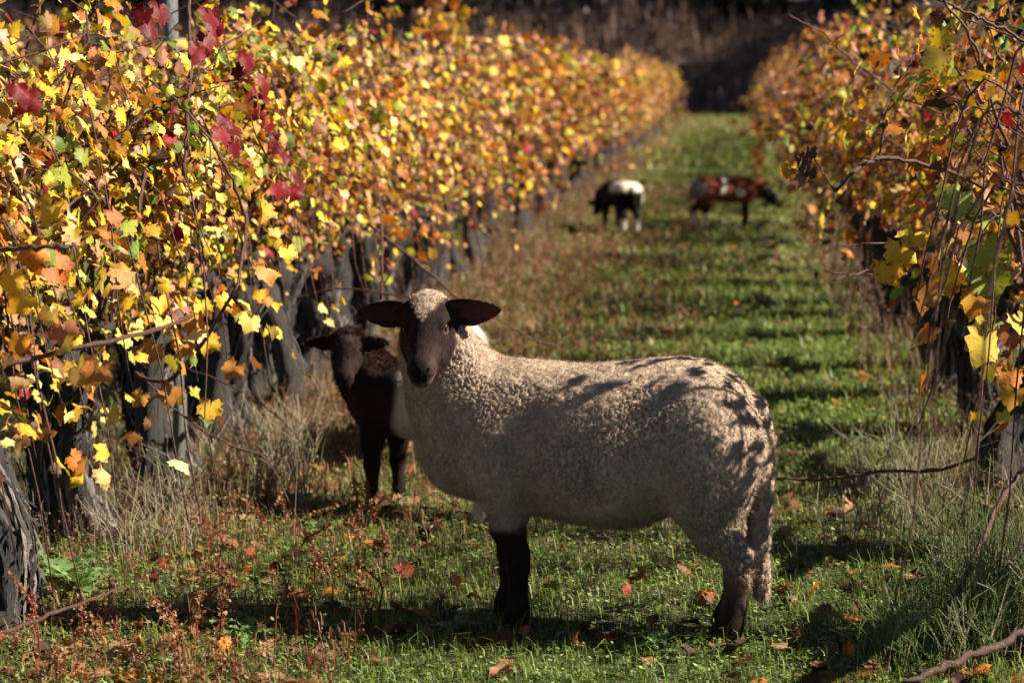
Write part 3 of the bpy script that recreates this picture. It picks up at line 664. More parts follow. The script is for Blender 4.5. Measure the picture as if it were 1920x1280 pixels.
    if crack:                                            # fleece parted into small blocks, longer up and down on the flank
        wv = np.where(wool > 0.4)[0]; cs = crack; A = np.array([1.0, 1.0, 0.72]); jit = np.stack([vnoise(V[wv], 14, 1.), vnoise(V[wv], 14, 2.), vnoise(V[wv], 14, 3.)], -1) * cs * .9
        q = V[wv] * A + jit; pts = q[r.permutation(len(q))]; cell = {}; keep = []
        for p in pts[: len(pts) // 2]:
            key = tuple((p / (cs * .75)).astype(int))
            if key not in cell: cell[key] = 1; keep.append(p)
        kd = kdtree.KDTree(len(keep))
        for i, p in enumerate(keep): kd.insert(p, i)
        kd.balance(); dsp = np.zeros(len(wv)); tint = np.ones(len(wv)); rt = r.uniform(.86, 1.12, len(keep))
        for j, p in enumerate(q):
            a, b_ = kd.find_n(p, 2); e = (b_[2] - a[2]) / cs; dsp[j] = min(e / 0.17, 1.0); tint[j] = rt[a[1]]
        depth = 0.0130 * (0.5 + 0.8 * sstep(-.2, .35, vnoise(V[wv], 5, 4.)))
        top = sstep(0.25, 0.85, nr[wv][:, 2])            # the back is smooth and combed
        depth *= (1 - 0.8 * top)
        dd = (np.sqrt(dsp) - 1) * depth + 0.003 * vnoise(V[wv], 60, 5.)
        V[wv] += nr[wv] * (dd * sstep(.4, .9, wool[wv]))[:, None]; fcol[wv] *= tint[:, None]
        me = mesh_np('body', V, [Qd], smooth=True); me.vertices.foreach_get('normal', nrf := np.zeros(len(V) * 3, np.float32)); nr = nrf.reshape(-1, 3).astype(float)
    a = me.attributes.new('Col', 'FLOAT_COLOR', 'POINT'); cc = np.ones((len(V), 4), np.float32); cc[:, :3] = fcol; a.data.foreach_set('color', cc.ravel())
    obj('body', me, M_FLEECE, o)
    # short fibres over fleece and hair
    if strands:
        ww = np.where(wool > .4, 1.0, 0.45); i = r.choice(len(V), strands, p=ww / ww.sum()); n = len(i)
        Lh = np.where(wool[i] > .4, wool_len, 0.0035) * r.lognormal(0, .35, n)
        flow = np.stack([np.full(n, -.5), np.zeros(n), np.full(n, -.55)], -1) * np.where(wool[i] > .4, 0.5 + .7 * sstep(.2, .9, nr[i][:, 2]), 0.9)[:, None]
        d = nr[i] + flow + r.normal(0, .38, (n, 3)); d /= np.linalg.norm(d, axis=1)[:, None]
        p0 = V[i] + r.normal(0, h * .4, (n, 3)); p0 -= nr[i] * 0.0015; sd = np.cross(d, r.normal(0, 1, (n, 3))); sd /= np.linalg.norm(sd, axis=1)[:, None]; w = 0.00055 if h < .006 else 0.0011
        T = np.stack([p0 - sd * w, p0 + sd * w, p0 + d * Lh[:, None]], 1); b_ = np.arange(n) * 3; C = np.repeat(fcol[i] * r.uniform(.85, 1.25, (n, 1)), 3, 0)
        tag(obj('wool', mesh_np('wool', T.reshape(-1, 3), [np.stack([b_, b_ + 1, b_ + 2], -1)], C), M_STRAND, o), kind='stuff')
    # eyes
    th, ph = np.meshgrid(np.linspace(0, np.pi, 9), np.linspace(0, 2 * np.pi, 13)[:-1], indexing='ij')
    EV = np.stack([np.sin(th) * np.cos(ph), np.sin(th) * np.sin(ph), np.cos(th)], -1).reshape(-1, 3); ii = (np.arange(8)[:, None] * 12 + np.arange(12)[None]).ravel(); jj = (np.arange(8)[:, None] * 12 + (np.arange(12)[None] + 1) % 12).ravel()
    for sg in (-1, 1):
        em = mesh_np('eye', EV, [np.stack([ii, ii + 12, jj + 12, jj], -1)], smooth=True); z = r_ * sg * .72 + f * .55 + u * .42; z /= np.linalg.norm(z); x = f - z * f.dot(z); x /= np.linalg.norm(x); y = np.cross(z, x)
        c = H(.009, sg * .0490, .0155); e = obj('eye', em, M_EYE, o)
        e.matrix_basis = Matrix([[x[k], y[k], z[k], c[k]] for k in range(3)] + [[0, 0, 0, 1]]) @ Matrix.Scale(.0140 * s, 4)
    return o

# ---- the pale sheep in the foreground: profile read from the photograph (708 px per metre at its distance)
TH = math.radians(14)
LEFT_W = -RT; AWAY = np.array([-_s, _c, 0])
def heading(th): return LEFT_W * math.cos(th) + AWAY * math.sin(th)      # th: how far the head end points away from the camera
def toward_cam(th, left=0.0):                                            # camera direction in the animal's local frame, turned `left` rad to picture left
    d = -AWAY * math.cos(left) + LEFT_W * math.sin(left); fw_ = heading(th); lf = np.array([-fw_[1], fw_[0], 0]); return np.array([d.dot(fw_), d.dot(lf), 0])
mid = G(1165, 1180)
CX = math.cos(TH) * 708
def hx(px): return (1165 - px) / CX
def hz(py): return (1183 - py) / 708 / 0.985
ST = [(792, 765, 845, .075), (830, 706, 902, .125), (870, 686, 938, .15), (910, 678, 956, .163), (960, 676, 966, .175), (1020, 680, 972, .178), (1090, 684, 982, .205), (1160, 678, 988, .205),
      (1220, 669, 978, .185), (1280, 664, 945, .172), (1330, 672, 930, .168), (1380, 702, 920, .155), (1412, 738, 890, .12), (1432, 790, 850, .06)]
prof = ([hx(a[0]) for a in ST], [hz(a[1]) for a in ST], [hz(a[2]) for a in ST], [a[3] for a in ST])
def P3(px, y, py): return (hx(px) , y, hz(py))
def front_leg(pxs, y):
    return [(P3(pxs[0], y * .9, 905), .078), (P3(pxs[0] + 3, y, 985), .046), (P3(pxs[1], y, 1035), .0285), (P3(pxs[1], y, 1062), .0285), (P3(pxs[1] + 1, y, 1100), .0225), (P3(pxs[1] + 2, y, 1135), .0245), (P3(pxs[1] - 2, y, 1152), .030), (P3(pxs[1] - 8, y, 1170), .030)]
def hind_leg(dx, y):
    return [(P3(1312 + dx, y, 915), .090), (P3(1350 + dx, y, 980), .056), (P3(1391 + dx, y, 1024), .038), (P3(1390 + dx, y, 1058), .034), (P3(1381 + dx, y, 1120), .030), (P3(1376 + dx, y, 1146), .033), (P3(1366 + dx, y, 1162), .031), (P3(1357 + dx, y, 1173), .030)]
legs_f = [front_leg((960, 982), .085), front_leg((932, 936), -.085)]
legs_h = [hind_leg(0, .09), hind_leg(-14, -.09)]
tail = [(P3(1402, 0.0, 760), .045), (P3(1418, 0.0, 810), .040), (P3(1422, .02, 900), .035), (P3(1420, .03, 1000), .030), (P3(1423, .03, 1060), .028), (P3(1427, .03, 1095), .022)]
nose = toward_cam(TH, math.radians(8)); hp = math.radians(40)
head_f = nose * math.cos(hp) + np.array([0, 0, -math.sin(hp)])
hd = toward_cam(TH)
head_o = np.array([hx(797), 0, hz(618)]) + hd * 0.12
nb = np.array([hx(812), .0, hz(655)]) + hd * 0.05
neck = [(P3(880, 0, 800), .150), (P3(848, .02, 730), .118), (tuple(nb), .088), (tuple(head_o - head_f * .045 - np.array([0, 0, .02])), .066)]
thigh = [(P3(1335, .088, 855), (.118, .112, .18), 0.18), (P3(1335, -.075, 850), (.135, .105, .175), 0.15)]
shoulder = [(P3(940, .108, 855), (.085, .085, .155), 0.1), (P3(935, -.09, 850), (.10, .085, .15), 0.1)]
WOOL = np.array([0.42, 0.305, 0.215]); DARK = np.array([0.019, 0.010, 0.008])
def head_mask(V, s, fr, edge=0.0):
    O, f, r_, u = fr; q = (V - O) / s; a = q @ f; b_ = np.abs(q @ r_); c = q @ u
    return a, b_, c
def pale_colour(V, H, ears, s, fr):
    a, b_, c = head_mask(V, s, fr); nz = vnoise(V, 40, 7.) * .012
    q3 = np.stack([a, b_, c], -1)
    def cap(p, w, ra, rb):
        p = np.array(p); w = np.array(w); ab = w - p; t = np.clip(((q3 - p) @ ab) / ab.dot(ab), 0, 1); return np.linalg.norm(q3 - p - t[:, None] * ab, axis=1) - (ra + (rb - ra) * t)
    dh = np.minimum.reduce([cap((0, 0, .004), (.112, 0, -.006), .054, .034), cap((-.03, 0, -.045), (.112, 0, -.034), .050, .028), cap((-.03, .03, .0), (.02, .03, .02), .045, .04), cap((.02, .04, -.028), (.14, .01, -.02), .03, .036), cap((-.05, 0, .02), (-.03, 0, .02), .06, .06)])
    inhead = sstep(.016, .008, dh)
    back = -.045 - .45 * np.clip(c, -.1, .1) - .0 * b_                       # the hair line runs from the poll down behind the cheek
    back = np.where(c < -.02, -.036 + (-.02 - c) * 1.1, back) + np.clip(c - .015, 0, .1) * 2.2 * np.clip(1 - b_ / .055, 0, 1)
    face = inhead * sstep(-.012, .014, a - back + nz * 2.2 + vnoise(V, 110, 3.) * .012)
    for (ce, RR, L, base, e1) in ears:
        q = (V - ce) @ RR; e = sstep(1.5, 1.25, np.sqrt((q[:, 0] / (L * 1.0)) ** 2 + (q[:, 1] / (.038 * s)) ** 2 + (q[:, 2] / (.03 * s)) ** 2)); face = np.maximum(face, e)
    fr_leg = sstep(hz(975), hz(1000), V[:, 2] + nz) * (V[:, 0] > -.05); hl = sstep(hz(1000), hz(1140), V[:, 2] + nz * 2) * (V[:, 0] < -.05)
    tailm = (V[:, 0] < hx(1412)) ; hl = hl * (1 - tailm * (V[:, 2] > .08))
    dark = np.clip(np.maximum(np.maximum(face, fr_leg), hl), 0, 1)
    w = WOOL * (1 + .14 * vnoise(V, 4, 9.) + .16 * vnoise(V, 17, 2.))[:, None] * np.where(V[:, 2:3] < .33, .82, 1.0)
    dk = DARK * (1 + .4 * vnoise(V, 30, 8.))[:, None]
    bl = (sstep(.045, .12, a + nz * 2) * sstep(.02, .0, c - .01) * inhead * (.6 + .5 * vnoise(V, 55, 6.)))[:, None]; dk = dk * (1 - bl) + np.array([.062, .034, .031]) * bl
    for (ce, RR, L, base, e1) in ears:                  # inner ear is reddish
        q = (V - ce) @ RR; m_ = (np.abs(q[:, 0]) < L * .8) & (np.abs(q[:, 1]) < .029 * s) & (q[:, 2] > -.003) & (q[:, 2] < .01); dk[m_] = (.05, .018, .015)
    lip = (sstep(.10, .135, a) * sstep(-.016, -.024, c) * .9 * inhead)[:, None]; dk = dk * (1 - lip) + np.array([.115, .060, .055]) * lip
    pad = (sstep(.135, .150, a + .5 * np.clip(c, -.02, .02)) * sstep(.026, .018, b_) * sstep(-.030, -.024, c) * inhead)[:, None]; dk = dk * (1 - pad) + np.array([.010, .007, .007]) * pad
    for sg in (-1, 1):                                  # pale rim of the eyelids
        de = np.linalg.norm(np.stack([a - .011, (V - fr[0]) @ fr[2] / s - sg * .051, c - .0155], -1), axis=1); dk = np.where(((de < .0175) & (de > .0120))[:, None], np.array([.085, .045, .033]), dk)
    mid_ = np.array([.13, .075, .05]); dd = dark[:, None]
    return np.where(dd < .5, w * (1 - 2 * dd) + mid_ * 2 * dd, mid_ * (2 - 2 * dd) + dk * (2 * dd - 1)), 1 - dark
bpy.context.view_layer.update()
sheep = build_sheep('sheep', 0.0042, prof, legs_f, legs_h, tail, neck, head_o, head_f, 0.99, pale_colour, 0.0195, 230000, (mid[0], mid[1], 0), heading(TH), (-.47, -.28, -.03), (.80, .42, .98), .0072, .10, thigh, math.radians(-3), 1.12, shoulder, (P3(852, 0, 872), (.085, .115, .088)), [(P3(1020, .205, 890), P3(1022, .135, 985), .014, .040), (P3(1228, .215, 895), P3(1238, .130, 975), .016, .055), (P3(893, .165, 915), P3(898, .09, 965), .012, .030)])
tag(sheep, 'pale woolly sheep with brown face and dark legs standing across the lane', 'sheep')

# ---- smaller sheep: a common build with its own pose and coat
def small_sheep(name, k, head, head_dir, coat, loc, fwd, label, h=.0075, strands=20000, neck_mid=None, wool_len=.012, legsplay=0.0, ear_droop=.2, crack=0):
    S2 = lambda p: tuple(np.array(p) * k)
    xs = [.40, .34, .24, .10, -.05, -.20, -.32, -.40, -.44]; zt = [.50, .585, .625, .635, .63, .635, .62, .575, .50]; zb = [.41, .34, .31, .31, .32, .345, .38, .42, .46]; w = [.06, .12, .15, .17, .18, .17, .15, .11, .05]
    pr = ([x * k for x in xs], [z * k for z in zt], [z * k for z in zb], [a * k for a in w])
    lf = [[(S2((.25 + d * .3, y, .40)), .07 * k), (S2((.255 + d * .6, y, .29)), .045 * k), (S2((.26 + d, y, .19)), .031 * k), (S2((.255 + d, y, .06)), .023 * k), (S2((.27 + d, y, .0)), .028 * k)] for y, d in ((.085, legsplay), (-.085, -legsplay))]
    lh = [[(S2((-.27, y, .42)), .10 * k), (S2((-.285, y, .32)), .065 * k), (S2((-.36 + d, y, .225)), .036 * k), (S2((-.34 + d, y, .07)), .026 * k), (S2((-.315 + d, y, .0)), .029 * k)] for y, d in ((.085, -legsplay), (-.085, legsplay))]
    tl = [(S2((-.43, 0, .56)), .03 * k), (S2((-.46, 0, .48)), .03 * k), (S2((-.465, 0, .36)), .022 * k)]
    hd_ = np.array(head) * k; nm = np.array(neck_mid if neck_mid is not None else (np.array(head) * .5 + np.array((.33, 0, .5)) * .5)) * k
    hf = np.array(head_dir, float); hf /= np.linalg.norm(hf)
    nk = [(S2((.29, 0, .48)), .125 * k), (tuple(nm), .100 * k), (tuple(hd_ - hf * .05 * k), .062 * k)]
    th_ = [(S2((-.28, sg * .07, .46)), (.13 * k, .095 * k, .15 * k), .2) for sg in (-1, 1)]
    o = build_sheep(name, h, pr, lf, lh, tl, nk, hd_, hf, .92 * k, coat, crack, strands, loc, fwd, (-.58 * k, -.45 * k, -.04), (.85 * k, .45 * k, 1.02 * k), wool_len, ear_droop, th_, 0, 1.1)
    return tag(o, label, 'sheep')
BLK = np.array([.0065, .005, .0048]); WHT = np.array([.62, .54, .44]); BRN = np.array([.165, .043, .017]); LBR = np.array([.020, .0095, .007])
def coat_lamb(V, H, ears, s, fr):
    k = .80; n = vnoise(V, 9, 3.) * .05; m_ = sstep(.10, .04, V[:, 0] / k + n)
    m_ = np.maximum(m_, sstep(.05, .03, V[:, 2] / k)); m_ = np.where((V[:, 0] < -.1) & (V[:, 2] < .33 * k) & (V[:, 2] > .09), m_ * .15, m_)
    c = LBR * (1 + .3 * vnoise(V, 20, 5.))[:, None] * (1 - m_)[:, None] + WHT * .8 * m_[:, None]; a, b_, cc = head_mask(V, s, fr)
    up_ = sstep(.0, .12, V[:, 0]) * sstep(.38, .58, V[:, 2] / k + n) * sstep(-.02, -.09, a); c = c + up_[:, None] * (1 - m_)[:, None] * np.array([.018, .004, .002])
    poll = (sstep(.01, -.03, a + n * .3) * sstep(-.14, -.1, a) * sstep(.045, .02, b_) * sstep(.035, .055, cc))[:, None]; c = c * (1 - poll) + np.array([.05, .03, .022]) * poll
    return c, np.ones(len(V)) * np.where(a > -.05, .2, 1.0)
th = math.radians(38); kL = .80; fwd = heading(th); mid_l = (G(722, 945) * .5 + G(885, 990) * .5); mid_l[2] = 0
lh_ = G(722, 948); lamb_loc = lh_ - np.array([fwd[0], fwd[1], 0]) * .26 * kL
hp = math.radians(42); nd_ = toward_cam(th, math.radians(2)); hdp = PD(650, 662, 7.45)
lf_ = np.array([-fwd[1], fwd[0], 0]); dl = hdp - lamb_loc; head_l = np.array([dl.dot(fwd), dl.dot(lf_), hdp[2]]) / kL
lamb = small_sheep('lamb', kL, head_l, nd_ * math.cos(hp) + np.array([0, 0, -math.sin(hp)]), coat_lamb, tuple(lamb_loc), fwd, 'black lamb with white hindquarters standing behind the pale sheep', .006, 70000, neck_mid=(.36, .03, .60), ear_droop=.12, crack=.02, wool_len=.014)
def coat_piebald(V, H, ears, s, fr):
    k = .72; n = vnoise(V, 7, 5.) * .06; x = V[:, 0] / k; z = V[:, 2] / k; y = V[:, 1] / k
    m_ = sstep(.54, .60, z + n * .6) * sstep(.0, -.12, x + n); m_ = np.maximum(m_, sstep(.14, .19, -y + n) * (x < .05) * (z > .33)); m_ = np.maximum(m_, (z < .20) * (x < 0) * 1.0)
    return BLK * (1 - m_)[:, None] + WHT * m_[:, None], np.ones(len(V))
p = G(1165, 437); f2 = np.array([-0.42, .90, 0]); f2 /= np.linalg.norm(f2)
small_sheep('sheep', .78, (.66, .02, .30), (.75, .0, -.66), coat_piebald, (p[0] - .02, p[1] + .05, 0), f2, 'black and white piebald sheep grazing beside the vine row, rump turned this way', .009, 9000, neck_mid=(.52, 0, .42))
def coat_brown(V, H, ears, s, fr):
    n = vnoise(V, 8, 6.) * .05; k = .80; x = V[:, 0] / k; z = V[:, 2] / k; c = np.tile(BRN, (len(V), 1)) * (1 + .3 * vnoise(V, 12, 2.))[:, None]
    def put(m_, col): c[:] = c * (1 - m_)[:, None] + np.array(col) * m_[:, None]
    put(sstep(.34, .24, z + n), BLK); put(sstep(.36, .48, x + n) * sstep(.6, .5, z), BLK)
    put(sstep(.085, .05, np.hypot(x + .40 + n, (z - .50) * .8)), (.30, .26, .23)); put(sstep(.10, .06, np.hypot((x + .42 + n), (z - .50) * .55)), (.24, .20, .18))
    put(sstep(.045, .025, np.abs(x + .08 + n * .6 - (z - .55) * .35)) * sstep(.40, .46, z), WHT); put(sstep(.06, .035, np.hypot(x - .13 + n, (z - .44) * .9)), WHT)
    put((z < .19) * (x < 0) * 1.0, WHT); a, b_, cc = head_mask(V, s, fr); put(sstep(-.1, -.05, a) * .9, (.022, .012, .010))
    return c, np.ones(len(V))
p = (G(1315, 432) + G(1405, 424)) / 2; p[2] = 0; f3 = np.array([.95, .42, 0]); f3 /= np.linalg.norm(f3)
small_sheep('sheep', .80, (.62, -.03, .36), (.80, -.1, -.60), coat_brown, tuple(p), f3, 'reddish brown sheep with white patches browsing at the vine row', .009, 9000, neck_mid=(.46, 0, .48), legsplay=.05)
def coat_white(V, H, ears, s, fr):
    m_ = sstep(.05, .12, vnoise(V, 5, 8.) - .28); return WHT * (1 - m_)[:, None] + np.array([.12, .06, .035]) * m_[:, None], np.ones(len(V))
p = PD(824, 880, 8.45); f4 = np.array([.02, 1.0, 0])
small_sheep('sheep', .82, (.66, .02, .28), (.75, .0, -.66), coat_white, (p[0], 8.75, 0), f4, 'white sheep almost hidden behind the neck of the pale sheep', .009, 12000, neck_mid=(.52, 0, .42))
#--PLANTS--
# ------------------------------------------------------------------ woodland on the bank, plus corner trees added to shade it
def tree_proto(seed, H, cr, z0, nleaf=3800):
    r = np.random.default_rng(seed); B = Bag(); t = np.linspace(0, 1, 10); P = np.stack([.5 * np.sin(2 * t + seed), .4 * np.sin(3 * t + seed * 2), -.4 + t * H * .85], -1)
    V, Q, T = tube(P, .26 * (1 - .8 * t), 8); B.add(V, T, Q); tips = []
    for k in range(16):
        q = P[r.integers(2, 9)]; az = r.uniform(0, 6.283); L = cr * r.uniform(.5, 1.0); e = q + [math.cos(az) * L, math.sin(az) * L, r.uniform(-.3, 1.0)]; pts = spline([q, (q + e) / 2 + [0, 0, .3], e], 6)
        V, Q, T = tube(pts, np.linspace(.09, .02, 6), 5); B.add(V, T, Q); tips.append(pts)
    tr = B.mesh('trunk', True); tr.materials.append(M_TRUNK)
    nc = 90; c = np.stack([r.normal(0, cr * .45, nc), r.normal(0, cr * .45, nc), r.uniform(z0, H, nc)], -1); sh = 1.15 - (c[:, 2] - z0) / (H - z0) * .7; c[:, :2] *= sh[:, None]
    i = r.integers(0, nc, nleaf); o = c[i] + r.normal(0, .42, (nleaf, 3)); d = r.normal(0, 1, (nleaf, 3)); d /= np.linalg.norm(d, axis=1)[:, None]; p = np.cross(d, r.normal(0, 1, (nleaf, 3))); p /= np.linalg.norm(p, axis=1)[:, None]
    s = r.uniform(.09, .22, nleaf)[:, None]; V = np.stack([o - d * s, o + p * s * .6, o + d * s, o - p * s * .6], 1); b = np.arange(nleaf) * 4
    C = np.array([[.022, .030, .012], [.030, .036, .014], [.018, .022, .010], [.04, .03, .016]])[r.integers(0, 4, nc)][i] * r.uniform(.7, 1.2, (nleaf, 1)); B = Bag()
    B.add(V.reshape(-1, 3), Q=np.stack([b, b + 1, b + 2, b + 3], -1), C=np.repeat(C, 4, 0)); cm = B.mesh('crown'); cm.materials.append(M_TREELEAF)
    return tr, cm
TREES = [tree_proto(1, 12, 3.4, .5, 6500), tree_proto(2, 14, 3.8, .8, 6500), tree_proto(3, 10.5, 3.2, .3, 6500), tree_proto(4, 13, 3.6, .4, 6500)]
r = np.random.default_rng(91)
def put_tree(x, y, k, label, group, sc=1.0):
    z = float(bank_h(np.array([x]), np.array([y]))[0]) if y > 91 else 0.0
    o = empty('tree', (x, y, max(z, 0) - .05), r.uniform(0, 6.28)); o.scale = (sc, sc, sc)
    obj('trunk', TREES[k][0], None, o); obj('crown', TREES[k][1], None, o); return tag(o, label, 'tree', group)
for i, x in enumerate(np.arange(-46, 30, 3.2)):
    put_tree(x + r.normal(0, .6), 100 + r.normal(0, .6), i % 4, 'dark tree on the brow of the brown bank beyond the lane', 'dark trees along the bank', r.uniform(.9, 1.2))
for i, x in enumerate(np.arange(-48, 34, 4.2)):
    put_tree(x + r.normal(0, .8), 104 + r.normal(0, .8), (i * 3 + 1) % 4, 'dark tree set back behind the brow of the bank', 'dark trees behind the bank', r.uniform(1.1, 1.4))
for i, (x, y) in enumerate([(13, 93), (17, 90), (22, 92), (28, 91), (20, 95)]):  # trees added right of the rows to cast shade on the bank
    put_tree(x, y, i % 4, 'tall dark tree added to shade the bank, at the corner where it meets the vine rows', 'added shade trees at the bank corner', 1.25)
# dead undergrowth on the bank
n = 6500; x = r.uniform(-34, 16, n); y = r.uniform(91.3, 96.5, n); B = Bag()
C = np.array([[.20, .125, .10], [.12, .075, .06], [.28, .18, .15]])[r.integers(0, 3, n)]; h = r.uniform(.5, 1.8, n)
V, T, Q, Cc = blades(x, y, h, r.uniform(.03, .09, n), h * r.uniform(0, .5, n), r.uniform(0, 6.28, n), C, bank_h(x, y)); B.add(V, T, Q, Cc)
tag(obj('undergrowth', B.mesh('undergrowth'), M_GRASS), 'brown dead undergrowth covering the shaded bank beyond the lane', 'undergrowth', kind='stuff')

# ------------------------------------------------------------------ trellis: posts, stake, wires
def post(name, x, y, h, rad, mat, label, group=None, lean=0.0):
    t = np.linspace(0, 1, 7); P = np.stack([x + lean * t, y + 0 * t, -.1 + t * (h + .1)], -1); B = Bag(); V, Q, T = tube(P, rad * (1 + .05 * np.sin(9 * t)), 10, True, 1 + np.random.default_rng(int(abs(y) * 10)).normal(0, .025, (7, 10))); B.add(V, T, Q)
    me = B.mesh(name, False); o = obj(name, me, mat); return tag(o, label, 'post' if name != 'stake' else 'stake', group)
st = PX(330, 860, -1.98); post('stake', st[0], st[1], .36, .024, M_STAKE, 'pale greenish wooden stake between the shaggy vine trunks', lean=.02)
pp = PX(322, 100, -2.14); post('trellis_post', pp[0], pp[1], 1.78, .026, M_POST, 'pale grey trellis post among the crimson leaves')
for y in (14.3, 22, 30, 38, 46, 54, 62): post('trellis_post', XL, y + .4, 1.75, .032, M_POST, 'grey trellis post in the row beside the piebald sheep', 'posts of the row beside the piebald sheep')
for y in (-.5, 7.55, 15.6, 23.6, 31.6, 39.7, 47.7, 55.7, 62): post('trellis_post', XR, y, 1.75, .032, M_POST, 'grey trellis post in the row beside the brown sheep', 'posts of the row beside the brown sheep')
for X, lab, g in ((XL, 'beside the black lamb', 'a'), (XR, 'beside the brown sheep', 'b')):
    for z, nm in ((.80, 'lowest'), (1.22, 'middle'), (1.62, 'topmost')):
        ys = np.linspace(-1 if X > 0 else 3.2, 62.4, 60); P = np.stack([np.full(60, X + .035), ys, z - .015 * np.sin(ys * .78) ** 2], -1); V, Q, T = tube(P, .0016, 5); B = Bag(); B.add(V, T, Q)
        tag(obj('trellis_wire', B.mesh('trellis_wire', True), M_WIRE), '%s steel trellis wire of the vine row %s' % (nm, lab), 'wire')

# ------------------------------------------------------------------ single canes and leaves that catch the eye
v1 = vines['L0']; world_cane(v1, [(-60, 705, 4.9), (60, 672, 4.95), (190, 643, 5.0), (300, 615, 5.1), (360, 592, 5.2)], .0062, .004, seed=1)
world_cane(v1, [(-40, 470, 4.7), (40, 466, 4.65), (110, 463, 4.6), (150, 466, 4.6)], .006, .0035, seed=2)
world_cane(v1, [(-30, 1195, 4.9), (60, 1165, 5.0), (170, 1125, 5.1), (230, 1100, 5.2)], .005, .003, seed=3)
for px, py, c, s in ((148, 690, (.55, .36, .05), .048), (185, 690, (.42, .17, .05), .045), (120, 620, (.40, .17, .09), .044), (40, 560, (.62, .42, .04), .05), (20, 520, (.66, .45, .05), .05), (60, 470, (.60, .22, .03), .052), (95, 390, (.62, .40, .05), .05), (35, 640, (.55, .25, .03), .045)):
    world_leaf(v1, px, py, 4.95, c, s)
v2 = vines['L2']
red = [(270, 25), (282, 48), (300, 20), (392, 30), (405, 62), (388, 72), (372, 95), (415, 250), (435, 240), (440, 272), (422, 225), (470, 165), (488, 180), (482, 205), (498, 150), (505, 230), (520, 268), (525, 250), (530, 285), (50, 180), (35, 165), (535, 345), (552, 358), (520, 352), (562, 335), (400, 10), (415, 45), (455, 135), (465, 110)]
for k, (px, py) in enumerate(red):
    q = PX(px, py, -1.50 - .004 * (k % 7)); world_leaf(v2, px, py, q[1], np.array((.125, .004, .007)) * (.7 + .08 * (k % 8)), .040 + .003 * (k % 5), face=(.75, -.5 + .1 * (k % 5), .4), seed=k)
world_cane(v2, [(345, 330, 6.6), (352, 220, 6.62), (357, 110, 6.65), (356, 0, 6.7), (352, -60, 6.7)], .006, .0045, seed=5)
world_cane(v2, [(455, 400, 6.6), (440, 350, 6.5), (400, 270, 6.45), (330, 190, 6.45), (280, 150, 6.5)], .005, .003, seed=6)
world_cane(v2, [(180, 560, 6.5), (235, 470, 6.35), (262, 390, 6.35), (272, 320, 6.4)], .0068, .005, seed=7)
world_cane(v2, [(255, 700, 6.9), (310, 715, 6.7), (372, 655, 6.65), (440, 540, 6.6), (462, 440, 6.7), (455, 390, 6.8)], .0062, .0045, seed=8)
world_cane(v2, [(265, 700, 6.9), (330, 770, 6.6), (420, 830, 6.5), (500, 860, 6.5), (560, 980, 6.5), (590, 1025, 6.5)], .0035, .0015, seed=9)
world_cane(vines['L3'], [(350, 690, 7.9), (450, 730, 7.6), (540, 800, 7.4), (580, 850, 7.3)], .003, .0012, seed=10)
world_cane(vines['L4'], [(560, 560, 8.8), (640, 540, 8.5), (760, 555, 8.3), (800, 552, 8.2)], .0045, .002, seed=11)
world_cane(vines['L5'], [(690, 420, 9.6), (780, 490, 9.2), (860, 560, 8.9), (935, 600, 8.8), (1000, 636, 8.7), (1045, 652, 8.7)], .0062, .003, seed=12)
world_cane(vines['L4'], [(714, 560, 8.7), (716, 470, 8.7), (712, 380, 8.8), (700, 300, 8.9)], .005, .003, seed=13)
v7 = vines['R7']
world_cane(v7, [(1935, 392, 6.7), (1860, 358, 6.6), (1780, 322, 6.5), (1705, 302, 6.45), (1640, 300, 6.4), (1598, 328, 6.35), (1566, 358, 6.35)], .0068, .0048, 26, 14)
world_cane(v7, [(1566, 358, 6.35), (1548, 330, 6.34), (1530, 304, 6.33), (1520, 284, 6.33)], .0026, .0016, 8, 15)
world_cane(v7, [(1652, 302, 6.42), (1650, 275, 6.4), (1658, 245, 6.4), (1661, 232, 6.4)], .003, .004, 8, 16)
world_cane(v7, [(1566, 358, 6.35), (1566, 385, 6.33), (1580, 392, 6.33), (1600, 380, 6.33)], .0012, .0007, 10, 17)
for k, (px, py, c) in enumerate(((1518, 285, (.10, .05, .035)), (1508, 310, (.16, .10, .08)), (1500, 300, (.12, .07, .05)), (1505, 338, (.20, .13, .11)), (1519, 322, (.06, .04, .035)), (1480, 312, (.45, .27, .03)), (1470, 318, (.42, .24, .03)))):
    world_leaf(v7, px, py, 6.33, c, .030, I=5 if k < 5 else 3, seed=k)
world_leaf(v7, 1658, 232, 6.4, (.05, .04, .04), .018, I=5)
for k, (px, py, c, s) in enumerate(((1690, 470, (.62, .40, .03), .066), (1665, 500, (.58, .36, .04), .06), (1712, 440, (.64, .46, .05), .05), (1735, 545, (.45, .22, .06), .062), (1775, 520, (.60, .36, .03), .06), (1790, 495, (.60, .42, .05), .05), (1846, 470, (.30, .36, .05), .07), (1855, 520, (.28, .34, .05), .07), (1845, 640, (.55, .42, .05), .075),
                                   (1830, 560, (.58, .30, .04), .06), (1895, 700, (.55, .22, .04), .05), (1860, 690, (.36, .30, .06), .05), (1915, 600, (.60, .42, .04), .06), (1900, 740, (.60, .40, .06), .045), (1800, 375, (.30, .38, .10), .06), (1780, 360, (.36, .42, .12), .055), (1830, 780, (.50, .40, .05), .03), (1880, 780, (.45, .40, .08), .03), (1765, 65, (.62, .42, .03), .045), (1760, 100, (.34, .30, .06), .06), (1740, 620, (.52, .2, .03), .04))):
    world_leaf(v7, px, py, 6.25 + .02 * (k % 6), c, s, seed=k)
for k, (px, py) in enumerate(((1560, 520), (1545, 525))): world_cane(v7, [(1700, 505 + 8 * k, 6.5), (1630, 508 + 8 * k, 6.4), (px, 526 - 18 * k, 6.35)], .003, .002, 10, 18 + k)
